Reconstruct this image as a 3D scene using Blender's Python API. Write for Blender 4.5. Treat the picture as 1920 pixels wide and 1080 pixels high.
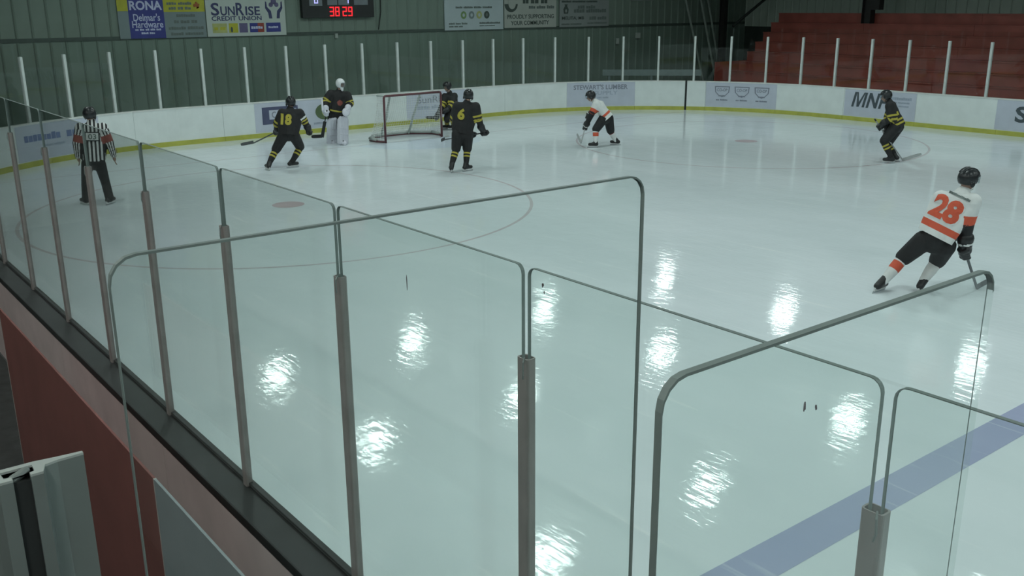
import bpy, bmesh, math, random
from mathutils import Vector, Matrix, Quaternion
from mathutils.bvhtree import BVHTree

random.seed(7)
scene = bpy.context.scene
for o in list(bpy.data.objects):
    bpy.data.objects.remove(o, do_unlink=True)
COL = scene.collection
PI = math.pi

# ------------------------------------------------------------------ camera
CAM_POS = Vector((-1.7703, 0.0, 3.5742))
YAW, PITCH, ROLL, FPX = math.radians(51.9345), math.radians(16.4662), math.radians(-0.3672), 1796.64
_f = Vector((math.cos(YAW) * math.cos(PITCH), math.sin(YAW) * math.cos(PITCH), -math.sin(PITCH)))
_r = Vector((math.sin(YAW), -math.cos(YAW), 0))
_u = _r.cross(_f)
_c, _s = math.cos(ROLL), math.sin(ROLL)
_R, _U = _c * _r + _s * _u, -_s * _r + _c * _u
cam_data = bpy.data.cameras.new('camera')
cam = bpy.data.objects.new('camera', cam_data)
COL.objects.link(cam)
m = Matrix((_R, _U, -_f)).transposed().to_4x4()
m.translation = CAM_POS
cam.matrix_world = m
cam_data.sensor_width = 36.0
cam_data.lens = FPX / 1920 * 36
cam_data.clip_start = 0.05
cam_data.clip_end = 200
scene.camera = cam

# ------------------------------------------------------------------ world, exposure
world = bpy.data.worlds.new('world')
scene.world = world
world.use_nodes = True
world.node_tree.nodes['Background'].inputs['Color'].default_value = (0.55, 0.68, 0.66, 1)
world.node_tree.nodes['Background'].inputs['Strength'].default_value = 0.0
vs = scene.view_settings
vs.view_transform = 'Standard'
vs.look = 'None'
vs.gamma = 1.0
vs.use_curve_mapping = False
vs.exposure = 0.0
scene.cycles.transparent_max_bounces = 48
scene.cycles.max_bounces = 6
scene.cycles.adaptive_threshold = 0.03
scene.cycles.diffuse_bounces = 3
scene.cycles.glossy_bounces = 3
LAMP_STRENGTH = 57.0
LAMP_COLOUR = (0.86, 1.0, 0.97, 1)

# ------------------------------------------------------------------ materials
def lin(c):
    return tuple(((v / 255.0) / 12.92 if v / 255.0 <= 0.04045 else ((v / 255.0 + 0.055) / 1.055) ** 2.4) for v in c) + (1.0,)

def mat(name, col, rough=0.6, metal=0.0, var=0.12, scale=6.0, spec=0.5, bump=0.0):
    """procedural surface: base colour broken up by noise, optional fine relief"""
    mt = bpy.data.materials.new(name)
    mt.use_nodes = True
    nt = mt.node_tree
    b = nt.nodes['Principled BSDF']
    b.inputs['Roughness'].default_value = rough
    b.inputs['Metallic'].default_value = metal
    b.inputs['Specular IOR Level'].default_value = spec
    tc = nt.nodes.new('ShaderNodeTexCoord')
    nz = nt.nodes.new('ShaderNodeTexNoise')
    nz.inputs['Scale'].default_value = scale
    nz.inputs['Detail'].default_value = 5
    nt.links.new(tc.outputs['Object'], nz.inputs['Vector'])
    rp = nt.nodes.new('ShaderNodeValToRGB')
    rp.color_ramp.elements[0].position = 0.3
    rp.color_ramp.elements[1].position = 0.7
    rp.color_ramp.elements[0].color = tuple(max(0, v * (1 - var)) for v in col[:3]) + (1,)
    rp.color_ramp.elements[1].color = tuple(min(1, v * (1 + var)) for v in col[:3]) + (1,)
    nt.links.new(nz.outputs['Fac'], rp.inputs['Fac'])
    nt.links.new(rp.outputs['Color'], b.inputs['Base Color'])
    if bump:
        bp = nt.nodes.new('ShaderNodeBump')
        bp.inputs['Strength'].default_value = bump
        bp.inputs['Distance'].default_value = 0.01
        nt.links.new(nz.outputs['Fac'], bp.inputs['Height'])
        nt.links.new(bp.outputs['Normal'], b.inputs['Normal'])
    return mt

def emit(name, col, strength):
    mt = bpy.data.materials.new(name)
    mt.use_nodes = True
    nt = mt.node_tree
    nt.nodes.remove(nt.nodes['Principled BSDF'])
    e = nt.nodes.new('ShaderNodeEmission')
    e.inputs['Color'].default_value = col
    e.inputs['Strength'].default_value = strength
    nt.links.new(e.outputs[0], nt.nodes['Material Output'].inputs['Surface'])
    return mt

def glass(name, tint, ior=1.45, rough=0.0):
    """safety glass: tinted see-through layer under a Fresnel reflection"""
    mt = bpy.data.materials.new(name)
    mt.use_nodes = True
    nt = mt.node_tree
    nt.nodes.remove(nt.nodes['Principled BSDF'])
    tr = nt.nodes.new('ShaderNodeBsdfTransparent')
    tr.inputs['Color'].default_value = tint
    gl = nt.nodes.new('ShaderNodeBsdfGlossy')
    gl.inputs['Roughness'].default_value = rough
    lw = nt.nodes.new('ShaderNodeLayerWeight')      # Schlick reflectance, the same on either face of the pane
    lw.inputs['Blend'].default_value = 0.5
    pw = nt.nodes.new('ShaderNodeMath')
    pw.operation = 'POWER'
    pw.inputs[1].default_value = 5.0
    nt.links.new(lw.outputs['Facing'], pw.inputs[0])
    f0 = ((ior - 1) / (ior + 1)) ** 2
    fr = nt.nodes.new('ShaderNodeMath')
    fr.operation = 'MULTIPLY_ADD'
    fr.inputs[1].default_value = 1 - f0
    fr.inputs[2].default_value = f0
    nt.links.new(pw.outputs[0], fr.inputs[0])
    mx = nt.nodes.new('ShaderNodeMixShader')
    nt.links.new(fr.outputs[0], mx.inputs[0])
    nt.links.new(tr.outputs[0], mx.inputs[1])
    nt.links.new(gl.outputs[0], mx.inputs[2])
    nt.links.new(mx.outputs[0], nt.nodes['Material Output'].inputs['Surface'])
    return mt

def ice_mat(name, base, tint2, rough_lo, rough_hi):
    """ice: pale body, skate scratches and wet / snowy patches that change the gloss"""
    mt = bpy.data.materials.new(name)
    mt.use_nodes = True
    nt = mt.node_tree
    b = nt.nodes['Principled BSDF']
    b.inputs['IOR'].default_value = 1.31
    b.inputs['Specular IOR Level'].default_value = 0.42
    tc = nt.nodes.new('ShaderNodeTexCoord')
    mp = nt.nodes.new('ShaderNodeMapping')
    mp.inputs['Scale'].default_value = (0.35, 0.12, 1)
    mp.inputs['Rotation'].default_value = (0, 0, 0.5)
    nt.links.new(tc.outputs['Object'], mp.inputs['Vector'])
    n1 = nt.nodes.new('ShaderNodeTexNoise')
    n1.inputs['Scale'].default_value = 1.4
    n1.inputs['Detail'].default_value = 7
    n1.inputs['Roughness'].default_value = 0.62
    nt.links.new(mp.outputs[0], n1.inputs['Vector'])
    rp = nt.nodes.new('ShaderNodeValToRGB')
    rp.color_ramp.elements[0].position = 0.34
    rp.color_ramp.elements[1].position = 0.66
    rp.color_ramp.elements[0].color = tint2
    rp.color_ramp.elements[1].color = base
    nt.links.new(n1.outputs['Fac'], rp.inputs['Fac'])
    # long thin skate tracks
    mp2 = nt.nodes.new('ShaderNodeMapping')
    mp2.inputs['Scale'].default_value = (9.0, 0.55, 1)
    mp2.inputs['Rotation'].default_value = (0, 0, -0.75)
    nt.links.new(tc.outputs['Object'], mp2.inputs['Vector'])
    n2 = nt.nodes.new('ShaderNodeTexNoise')
    n2.inputs['Scale'].default_value = 1.0
    n2.inputs['Detail'].default_value = 4
    n2.inputs['Distortion'].default_value = 0.6
    nt.links.new(mp2.outputs[0], n2.inputs['Vector'])
    r2 = nt.nodes.new('ShaderNodeValToRGB')
    r2.color_ramp.elements[0].position = 0.62
    r2.color_ramp.elements[1].position = 0.74
    nt.links.new(n2.outputs['Fac'], r2.inputs['Fac'])
    mx = nt.nodes.new('ShaderNodeMixRGB')
    mx.inputs[2].default_value = (0.93, 0.96, 0.95, 1)
    k = nt.nodes.new('ShaderNodeMath')
    k.operation = 'MULTIPLY'
    k.inputs[1].default_value = 0.35
    nt.links.new(r2.outputs['Color'], k.inputs[0])
    nt.links.new(k.outputs[0], mx.inputs[0])
    nt.links.new(rp.outputs['Color'], mx.inputs[1])
    nt.links.new(mx.outputs[0], b.inputs['Base Color'])
    mr = nt.nodes.new('ShaderNodeMapRange')
    mr.inputs['From Min'].default_value = 0.3
    mr.inputs['From Max'].default_value = 0.7
    mr.inputs['To Min'].default_value = rough_lo
    mr.inputs['To Max'].default_value = rough_hi
    nt.links.new(n1.outputs['Fac'], mr.inputs['Value'])
    nt.links.new(mr.outputs[0], b.inputs['Roughness'])
    n3 = nt.nodes.new('ShaderNodeTexNoise')
    n3.inputs['Scale'].default_value = 2.6
    n3.inputs['Detail'].default_value = 4
    nt.links.new(tc.outputs['Object'], n3.inputs['Vector'])
    mp4 = nt.nodes.new('ShaderNodeMapping')
    mp4.inputs['Scale'].default_value = (14.0, 3.0, 1)
    mp4.inputs['Rotation'].default_value = (0, 0, 0.9)
    nt.links.new(tc.outputs['Object'], mp4.inputs['Vector'])
    n4 = nt.nodes.new('ShaderNodeTexNoise')
    n4.inputs['Scale'].default_value = 1.0
    n4.inputs['Detail'].default_value = 3
    nt.links.new(mp4.outputs[0], n4.inputs['Vector'])
    sm = nt.nodes.new('ShaderNodeMath')
    sm.operation = 'MULTIPLY_ADD'
    sm.inputs[1].default_value = 0.42
    nt.links.new(n4.outputs['Fac'], sm.inputs[0])
    nt.links.new(n3.outputs['Fac'], sm.inputs[2])
    bp = nt.nodes.new('ShaderNodeBump')
    bp.inputs['Strength'].default_value = 0.22
    bp.inputs['Distance'].default_value = 0.02
    nt.links.new(sm.outputs[0], bp.inputs['Height'])
    nt.links.new(bp.outputs['Normal'], b.inputs['Normal'])
    return mt

M = {}
M['ice'] = ice_mat('ice', (0.78, 0.845, 0.875, 1), (0.69, 0.765, 0.79, 1), 0.05, 0.11)
M['ice_blue'] = ice_mat('ice_blue', (0.43, 0.47, 0.64, 1), (0.37, 0.41, 0.58, 1), 0.05, 0.11)
M['ice_red'] = ice_mat('ice_red', (0.66, 0.62, 0.64, 1), (0.56, 0.52, 0.54, 1), 0.05, 0.11)
M['ice_dot'] = ice_mat('ice_dot', (0.60, 0.47, 0.49, 1), (0.63, 0.55, 0.57, 1), 0.05, 0.11)
M['ice_crease'] = ice_mat('ice_crease', (0.70, 0.79, 0.87, 1), (0.63, 0.72, 0.81, 1), 0.05, 0.11)
M['board_white'] = mat('board_white', (0.74, 0.80, 0.79, 1), 0.32, var=0.04, scale=3)
M['kick_yellow'] = mat('kick_yellow', (0.44, 0.45, 0.085, 1), 0.4, var=0.12, scale=4)
M['cap_far'] = mat('cap_far', (0.72, 0.74, 0.72, 1), 0.4, var=0.05)
M['cap_dark'] = mat('cap_dark', (0.017, 0.020, 0.020, 1), 0.5, var=0.2, scale=5)
M['ad_lilac'] = mat('ad_lilac', (0.53, 0.57, 0.66, 1), 0.35, var=0.04, scale=3)
M['ad_ink'] = mat('ad_ink', (0.22, 0.24, 0.30, 1), 0.4, var=0.1)
M['ad_ink_dark'] = mat('ad_ink_dark', (0.065, 0.085, 0.10, 1), 0.4, var=0.1)
M['ad_ink_pale'] = mat('ad_ink_pale', (0.36, 0.41, 0.50, 1), 0.4, var=0.1)
M['ad_blue'] = mat('ad_blue', (0.19, 0.24, 0.42, 1), 0.4, var=0.1)
M['ad_navy'] = mat('ad_navy', (0.085, 0.095, 0.17, 1), 0.4, var=0.1)
M['ad_green'] = mat('ad_green', (0.10, 0.15, 0.075, 1), 0.4, var=0.1)
M['post_far'] = mat('post_far', (0.56, 0.61, 0.59, 1), 0.45, var=0.06)
M['post_near'] = mat('post_near', (0.285, 0.262, 0.252, 1), 0.45, metal=0.15, var=0.12, scale=9)
M['alu'] = mat('alu', (0.20, 0.235, 0.228, 1), 0.42, metal=0.3, var=0.08)
M['alu_bright'] = mat('alu_bright', (0.42, 0.47, 0.45, 1), 0.4, metal=0.2, var=0.06)
M['gasket'] = mat('gasket', (0.018, 0.022, 0.022, 1), 0.7)
M['glass'] = glass('glass', (0.962, 0.984, 0.975, 1))
M['glass_far'] = glass('glass_far', (0.965, 0.98, 0.972, 1), 1.35)
M['glass_edge'] = mat('glass_edge', (0.185, 0.235, 0.225, 1), 0.55, var=0.1, spec=0.2)
M['glass_edge_pale'] = mat('glass_edge_pale', (0.34, 0.40, 0.385, 1), 0.2, var=0.1)
M['scuff'] = mat('scuff', (0.10, 0.055, 0.07, 1), 0.7)
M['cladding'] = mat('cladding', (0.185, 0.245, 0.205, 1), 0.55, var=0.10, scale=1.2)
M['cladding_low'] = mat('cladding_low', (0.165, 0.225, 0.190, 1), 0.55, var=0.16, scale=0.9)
M['cladding_brightened'] = mat('cladding_brightened', (0.47, 0.55, 0.48, 1), 0.55, var=0.10, scale=1.2)  # cladding colour lightened to make up for weak light on this wall
M['wall_dark'] = mat('wall_dark', (0.035, 0.050, 0.043, 1), 0.7)
M['trim_green'] = mat('trim_green', (0.060, 0.088, 0.075, 1), 0.6)
M['ceiling'] = mat('ceiling', (0.30, 0.33, 0.32, 1), 0.8, var=0.08)
M['floor'] = mat('floor', (0.030, 0.034, 0.033, 1), 0.75, var=0.3, scale=8, bump=0.3)
M['concrete'] = mat('concrete', (0.10, 0.11, 0.105, 1), 0.85, var=0.15, scale=3)
M['red_paint'] = mat('red_paint', (0.29, 0.074, 0.056, 1), 0.5, var=0.18, scale=2.0)
M['red_bench'] = mat('red_bench', (0.20, 0.075, 0.066, 1), 0.5, var=0.12, scale=3.0)
M['red_edge'] = mat('red_edge', (0.42, 0.40, 0.38, 1), 0.6)
M['grey_panel'] = mat('grey_panel', (0.26, 0.31, 0.325, 1), 0.45, var=0.1, scale=3)
M['board_back'] = mat('board_back', (0.50, 0.42, 0.41, 1), 0.6, var=0.1, scale=3)
M['steel_dark'] = mat('steel_dark', (0.016, 0.016, 0.015, 1), 0.6, var=0.2)
M['steel_green'] = mat('steel_green', (0.022, 0.032, 0.027, 1), 0.6, var=0.2)
M['pipe_pale'] = mat('pipe_pale', (0.30, 0.36, 0.32, 1), 0.5)
M['rail_white'] = mat('rail_white', (0.20, 0.26, 0.26, 1), 0.5, var=0.08)
M['box_pale'] = mat('box_pale', (0.40, 0.45, 0.42, 1), 0.5)
M['lamp_metal'] = mat('lamp_metal', (0.40, 0.42, 0.42, 1), 0.4, metal=0.6)
M['lamp_light'] = emit('lamp_light', LAMP_COLOUR, LAMP_STRENGTH)
M['fill_light'] = emit('fill_light', (0.97, 1.0, 0.95, 1), 165.0)  # glow of the added fill lights on the bench side
M['goal_red'] = mat('goal_red', (0.115, 0.038, 0.045, 1), 0.35, var=0.1)
M['goal_white'] = mat('goal_white', (0.42, 0.47, 0.45, 1), 0.5, var=0.06)
M['net_cord'] = mat('net_cord', (0.72, 0.76, 0.74, 1), 0.7)
M['rubber'] = mat('rubber', (0.012, 0.012, 0.013, 1), 0.6)
# signs
M['sign_white'] = mat('sign_white', (0.50, 0.57, 0.53, 1), 0.5, var=0.04, scale=2)
M['sign_ice'] = mat('sign_ice', (0.46, 0.55, 0.57, 1), 0.5, var=0.04, scale=2)
M['sign_beige'] = mat('sign_beige', (0.40, 0.44, 0.40, 1), 0.5, var=0.05, scale=2)
M['sign_grey'] = mat('sign_grey', (0.25, 0.29, 0.28, 1), 0.5, var=0.05, scale=2)
M['sign_slate'] = mat('sign_slate', (0.20, 0.26, 0.265, 1), 0.5, var=0.05, scale=2)
M['sign_blue'] = mat('sign_blue', (0.036, 0.045, 0.24, 1), 0.45, var=0.08)
M['sign_yellow'] = mat('sign_yellow', (0.45, 0.45, 0.035, 1), 0.45, var=0.08)
M['sign_navy'] = mat('sign_navy', (0.040, 0.048, 0.13, 1), 0.5)
M['sign_lav'] = mat('sign_lav', (0.52, 0.56, 0.74, 1), 0.5)
M['sign_ink'] = mat('sign_ink', (0.06, 0.085, 0.075, 1), 0.5)
M['sign_ink_mid'] = mat('sign_ink_mid', (0.13, 0.165, 0.155, 1), 0.5)
M['sign_red'] = mat('sign_red', (0.30, 0.055, 0.035, 1), 0.5)
M['sign_orange'] = mat('sign_orange', (0.34, 0.10, 0.03, 1), 0.5)
M['sign_green'] = mat('sign_green', (0.18, 0.30, 0.12, 1), 0.5)
M['sign_purple'] = mat('sign_purple', (0.12, 0.11, 0.22, 1), 0.5)
M['sign_straw'] = mat('sign_straw', (0.42, 0.46, 0.18, 1), 0.5)
M['score_body'] = mat('score_body', (0.020, 0.024, 0.024, 1), 0.5)
M['score_panel'] = mat('score_panel', (0.20, 0.23, 0.25, 1), 0.5)
M['score_red'] = emit('score_red', (1.0, 0.035, 0.045, 1), 1.15)
M['score_blue'] = emit('score_blue', (0.45, 0.45, 1.0, 1), 1.3)
# people
M['skin'] = mat('skin', (0.30, 0.19, 0.145, 1), 0.55, var=0.05)
M['skin_dark'] = mat('skin_eyes', (0.14, 0.095, 0.078, 1), 0.55, var=0.05)  # darker tone for the eyes
M['cloth_black'] = mat('cloth_black', (0.014, 0.014, 0.015, 1), 0.75, var=0.2, scale=14, bump=0.3)
M['cloth_yellow'] = mat('cloth_yellow', (0.46, 0.40, 0.055, 1), 0.7, var=0.06)
M['cloth_white'] = mat('cloth_white', (0.68, 0.70, 0.69, 1), 0.7, var=0.05, scale=10, bump=0.2)
M['cloth_orange'] = mat('cloth_orange', (0.60, 0.095, 0.045, 1), 0.7, var=0.05)
M['cloth_band'] = mat('cloth_band', (0.26, 0.075, 0.06, 1), 0.7, var=0.05)
M['cloth_maroon'] = mat('cloth_maroon', (0.20, 0.035, 0.035, 1), 0.7, var=0.05)
M['helmet_black'] = mat('helmet_black', (0.014, 0.016, 0.018, 1), 0.3)
M['helmet_white'] = mat('helmet_white', (0.72, 0.74, 0.76, 1), 0.3)
M['cage'] = mat('cage', (0.30, 0.32, 0.33, 1), 0.3, metal=0.6)
M['visor'] = glass('visor', (0.80, 0.84, 0.85, 1))
M['pad_white'] = mat('pad_white', (0.62, 0.63, 0.70, 1), 0.55, var=0.05)
M['blade_steel'] = mat('blade_steel', (0.55, 0.58, 0.60, 1), 0.25, metal=0.8)
M['skate_black'] = mat('skate_black', (0.016, 0.017, 0.018, 1), 0.4)
M['holder_white'] = mat('holder_white', (0.60, 0.62, 0.62, 1), 0.4)
M['stick_grey'] = mat('stick_grey', (0.085, 0.095, 0.10, 1), 0.4)
M['stick_black'] = mat('stick_black', (0.016, 0.016, 0.018, 1), 0.5)
M['stick_pale'] = mat('stick_pale', (0.40, 0.42, 0.42, 1), 0.5)

# ------------------------------------------------------------------ mesh helpers
def obj(name, bm_or_me, material, parent=None, smooth=False, loc=None):
    if isinstance(bm_or_me, bmesh.types.BMesh):
        me = bpy.data.meshes.new(name)
        bmesh.ops.recalc_face_normals(bm_or_me, faces=bm_or_me.faces[:])
        bm_or_me.to_mesh(me)
        bm_or_me.free()
    else:
        me = bm_or_me
    for mm in (material if isinstance(material, (list, tuple)) else [material]):
        if len(me.materials) < (len(material) if isinstance(material, (list, tuple)) else 1):
            me.materials.append(M[mm] if isinstance(mm, str) else mm)
    if smooth:
        for p in me.polygons:
            p.use_smooth = True
    o = bpy.data.objects.new(name, me)
    COL.objects.link(o)
    if parent is not None:
        o.parent = parent
    if loc is not None:
        o.location = loc
    return o

def share(name, me, parent, loc, rotz=0.0):
    o = bpy.data.objects.new(name, me)
    COL.objects.link(o)
    o.parent = parent
    o.location = loc
    o.rotation_euler = (0, 0, rotz)
    return o

def thing(name, label, cat, loc=(0, 0, 0), group=None, rotz=0.0):
    o = bpy.data.objects.new(name, None)
    o.empty_display_size = 0.2
    COL.objects.link(o)
    o.location = loc
    o.rotation_euler = (0, 0, rotz)
    return tag(o, label, cat, group)

def tag(o, label, cat, group=None):
    o['label'] = label
    o['category'] = cat
    if group:
        o['group'] = group
    return o

def struct(o, label=None):
    o['kind'] = 'structure'
    if label:
        o['label'] = label
    return o

def bx(bm, x0, x1, y0, y1, z0, z1, mi=0):
    v = [bm.verts.new(p) for p in ((x0, y0, z0), (x1, y0, z0), (x1, y1, z0), (x0, y1, z0), (x0, y0, z1), (x1, y0, z1), (x1, y1, z1), (x0, y1, z1))]
    for f in ((0, 3, 2, 1), (4, 5, 6, 7), (0, 1, 5, 4), (1, 2, 6, 5), (2, 3, 7, 6), (3, 0, 4, 7)):
        bm.faces.new([v[i] for i in f]).material_index = mi
    return bm

def box(x0, x1, y0, y1, z0, z1, bevel=0.0):
    bm = bx(bmesh.new(), x0, x1, y0, y1, z0, z1)
    if bevel:
        bmesh.ops.bevel(bm, geom=bm.edges[:], offset=bevel, segments=2, affect='EDGES', profile=0.7)
    return bm

def frame_of(d):
    d = d.normalized()
    a = Vector((0, 0, 1)) if abs(d.z) < 0.95 else Vector((1, 0, 0))
    u = d.cross(a).normalized()
    return u, d.cross(u).normalized()

def tube(bm, pts, r, n=8, mi=0):
    pts = [Vector(p) for p in pts]
    rings = []
    pu = None
    for i, p in enumerate(pts):
        d = (pts[min(i + 1, len(pts) - 1)] - pts[max(i - 1, 0)])
        u, v = frame_of(d)
        if pu is not None:
            u = (pu - d.normalized() * pu.dot(d.normalized())).normalized()
            v = d.normalized().cross(u)
        pu = u
        rr = r[i] if isinstance(r, (list, tuple)) else r
        rings.append([bm.verts.new(p + (u * math.cos(2 * PI * k / n) + v * math.sin(2 * PI * k / n)) * rr) for k in range(n)])
    for a, b in zip(rings, rings[1:]):
        for k in range(n):
            bm.faces.new((a[k], a[(k + 1) % n], b[(k + 1) % n], b[k])).material_index = mi
    bm.faces.new(rings[0][::-1]).material_index = mi
    bm.faces.new(rings[-1]).material_index = mi
    return bm

def capsule(bm, p0, p1, r0, r1, n=12, flat=None):
    """closed tapered capsule; flat=(axis, factor) squashes it along an axis"""
    p0, p1 = Vector(p0), Vector(p1)
    d = p1 - p0
    if d.length < 1e-5:
        d = Vector((0, 0, 1e-4))
    dn = d.normalized()
    u, v = frame_of(dn)
    prof = []
    for k in range(0, 5):
        a = PI / 2 * k / 4
        prof.append((p0 - dn * r0 * math.cos(a), r0 * math.sin(a)))
    for k in range(0, 5):
        a = PI / 2 * k / 4
        prof.append((p1 + dn * r1 * math.sin(a), r1 * math.cos(a)))
    rings = []
    for c, r in prof:
        if r < 1e-4:
            rings.append([bm.verts.new(c)])
        else:
            ring = []
            for k in range(n):
                off = (u * math.cos(2 * PI * k / n) + v * math.sin(2 * PI * k / n)) * r
                if flat:
                    off = off - flat[0] * off.dot(flat[0]) * (1 - flat[1])
                ring.append(bm.verts.new(c + off))
            rings.append(ring)
    for a, b in zip(rings, rings[1:]):
        for k in range(n):
            if len(a) == 1:
                bm.faces.new((a[0], b[(k + 1) % n], b[k]))
            elif len(b) == 1:
                bm.faces.new((a[k], a[(k + 1) % n], b[0]))
            else:
                bm.faces.new((a[k], a[(k + 1) % n], b[(k + 1) % n], b[k]))

def ellipsoid(bm, c, ax, n=14):
    """ax: three axis vectors carrying their own radii"""
    c = Vector(c)
    rings = []
    mrow = 8
    for i in range(mrow + 1):
        t = PI * i / mrow
        if i in (0, mrow):
            rings.append([bm.verts.new(c + ax[2] * math.cos(t))])
        else:
            rings.append([bm.verts.new(c + ax[2] * math.cos(t) + (ax[0] * math.cos(2 * PI * k / n) + ax[1] * math.sin(2 * PI * k / n)) * math.sin(t)) for k in range(n)])
    for a, b in zip(rings, rings[1:]):
        for k in range(n):
            if len(a) == 1:
                bm.faces.new((a[0], b[k], b[(k + 1) % n]))
            elif len(b) == 1:
                bm.faces.new((a[(k + 1) % n], a[k], b[0]))
            else:
                bm.faces.new((a[k], b[k], b[(k + 1) % n], a[(k + 1) % n]))

def fuse(bm, voxel, smooth=3):
    """union of overlapping closed shells into one continuous skin"""
    bmesh.ops.recalc_face_normals(bm, faces=bm.faces[:])
    me = bpy.data.meshes.new('tmp')
    bm.to_mesh(me)
    bm.free()
    o = bpy.data.objects.new('tmp', me)
    COL.objects.link(o)
    r = o.modifiers.new('r', 'REMESH')
    r.mode = 'VOXEL'
    r.voxel_size = voxel
    s = o.modifiers.new('s', 'SMOOTH')
    s.factor = 0.5
    s.iterations = smooth
    dg = bpy.context.evaluated_depsgraph_get()
    out = bpy.data.meshes.new_from_object(o.evaluated_get(dg))
    bpy.data.objects.remove(o, do_unlink=True)
    bpy.data.meshes.remove(me)
    for p in out.polygons:
        p.use_smooth = True
    return out

_text_cache = {}
def text_mesh(txt, height, width=None, bold=0.0, shear=0.0, extrude=0.003):
    """flat lettering lying in XY, centred on the origin, height = capital height"""
    cu = bpy.data.curves.new('t', 'FONT')
    cu.body = txt
    cu.align_x = 'CENTER'
    cu.offset = bold
    cu.shear = shear
    cu.extrude = 0.01
    cu.resolution_u = 3
    cu.fill_mode = 'BOTH'
    o = bpy.data.objects.new('t', cu)
    COL.objects.link(o)
    dg = bpy.context.evaluated_depsgraph_get()
    me = bpy.data.meshes.new_from_object(o.evaluated_get(dg))
    bpy.data.objects.remove(o, do_unlink=True)
    xs = [v.co.x for v in me.vertices]
    ys = [v.co.y for v in me.vertices]
    zs = [v.co.z for v in me.vertices]
    cx, cy = (min(xs) + max(xs)) / 2, (min(ys) + max(ys)) / 2
    sy = height / max(1e-6, max(ys) - min(ys))
    sx = width / max(1e-6, max(xs) - min(xs)) if width else sy
    for v in me.vertices:
        v.co = Vector(((v.co.x - cx) * sx, (v.co.y - cy) * sy, extrude * (1 if v.co.z > 0 else 0)))
    return me

def poly_prism(bm, pts, z0, z1, mi=0):
    lo = [bm.verts.new((x, y, z0)) for x, y in pts]
    hi = [bm.verts.new((x, y, z1)) for x, y in pts]
    n = len(pts)
    bm.faces.new(lo[::-1]).material_index = mi
    bm.faces.new(hi).material_index = mi
    for k in range(n):
        bm.faces.new((lo[k], lo[(k + 1) % n], hi[(k + 1) % n], hi[k])).material_index = mi

ORD = ['zeroth', 'first', 'second', 'third', 'fourth', 'fifth', 'sixth', 'seventh', 'eighth', 'ninth', 'tenth', 'eleventh', 'twelfth', 'thirteenth', 'fourteenth', 'fifteenth', 'sixteenth', 'seventeenth', 'eighteenth', 'nineteenth', 'twentieth', 'twenty-first', 'twenty-second', 'twenty-third', 'twenty-fourth', 'twenty-fifth', 'twenty-sixth', 'twenty-seventh', 'twenty-eighth', 'twenty-ninth', 'thirtieth']

# ================================================================== THE SETTING
WF, YE, CN = 25.578, 25.822, 7.408          # rink width, end-board line, corner radius
YG, YB = 22.63, 3.385                        # goal line, blue line
HB_FAR, HB_NEAR = 1.0, 1.07
L1 = PI / 2 * CN
LS = WF - 2 * CN

def curve(s):
    """inner line of the boards: s=0 where the near side meets the corner, running round the far end"""
    if s < 0:
        return Vector((0, YE - CN + s, 0)), Vector((1, 0, 0))
    if s < L1:
        a = s / CN
        return Vector((CN - CN * math.cos(a), YE - CN + CN * math.sin(a), 0)), Vector((math.cos(a), -math.sin(a), 0))
    s -= L1
    if s < LS:
        return Vector((CN + s, YE, 0)), Vector((0, -1, 0))
    s -= LS
    if s < L1:
        a = s / CN
        return Vector((WF - CN + CN * math.sin(a), YE - CN + CN * math.cos(a), 0)), Vector((-math.sin(a), -math.cos(a), 0))
    s -= L1
    return Vector((WF, YE - CN - s, 0)), Vector((-1, 0, 0))

def sweep(s0, s1, prof, step=0.31):
    """prof: closed (offset toward the ice, z) outline swept along the boards"""
    bm = bmesh.new()
    n = max(1, int(math.ceil((s1 - s0) / step)))
    rings = []
    for i in range(n + 1):
        p, nn = curve(s0 + (s1 - s0) * i / n)
        rings.append([bm.verts.new((p.x + nn.x * o, p.y + nn.y * o, z)) for o, z in prof])
    k = len(prof)
    for a, b in zip(rings, rings[1:]):
        for j in range(k):
            bm.faces.new((a[j], a[(j + 1) % k], b[(j + 1) % k], b[j]))
    bm.faces.new(rings[0])
    bm.faces.new(rings[-1][::-1])
    return bm

def rect(o0, o1, z0, z1):
    return [(o0, z0), (o1, z0), (o1, z1), (o0, z1)]

# ---- ice with its painted markings
bm = bmesh.new()
ring = []
s = -34.0
S_END = 2 * L1 + LS + 34.0
while s <= S_END:
    p, nn = curve(s)
    ring.append(bm.verts.new((p.x - nn.x * 0.02, p.y - nn.y * 0.02, 0)))
    s += 0.5
bm.faces.new(ring)
ice = struct(obj('floor', bm, 'ice'), 'white ice sheet with faint circles and a blue line')

def flat(pts_list, z, z0=-0.0):
    bm = bmesh.new()
    for pts in pts_list:
        bm.faces.new([bm.verts.new((x, y, z)) for x, y in pts])
    return bm

def ring_quads(cx, cy, r0, r1, n=96):
    out = []
    for k in range(n):
        a, b = 2 * PI * k / n, 2 * PI * (k + 1) / n
        out.append([(cx + r0 * math.cos(a), cy + r0 * math.sin(a)), (cx + r1 * math.cos(a), cy + r1 * math.sin(a)), (cx + r1 * math.cos(b), cy + r1 * math.sin(b)), (cx + r0 * math.cos(b), cy + r0 * math.sin(b))])
    return out

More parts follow.
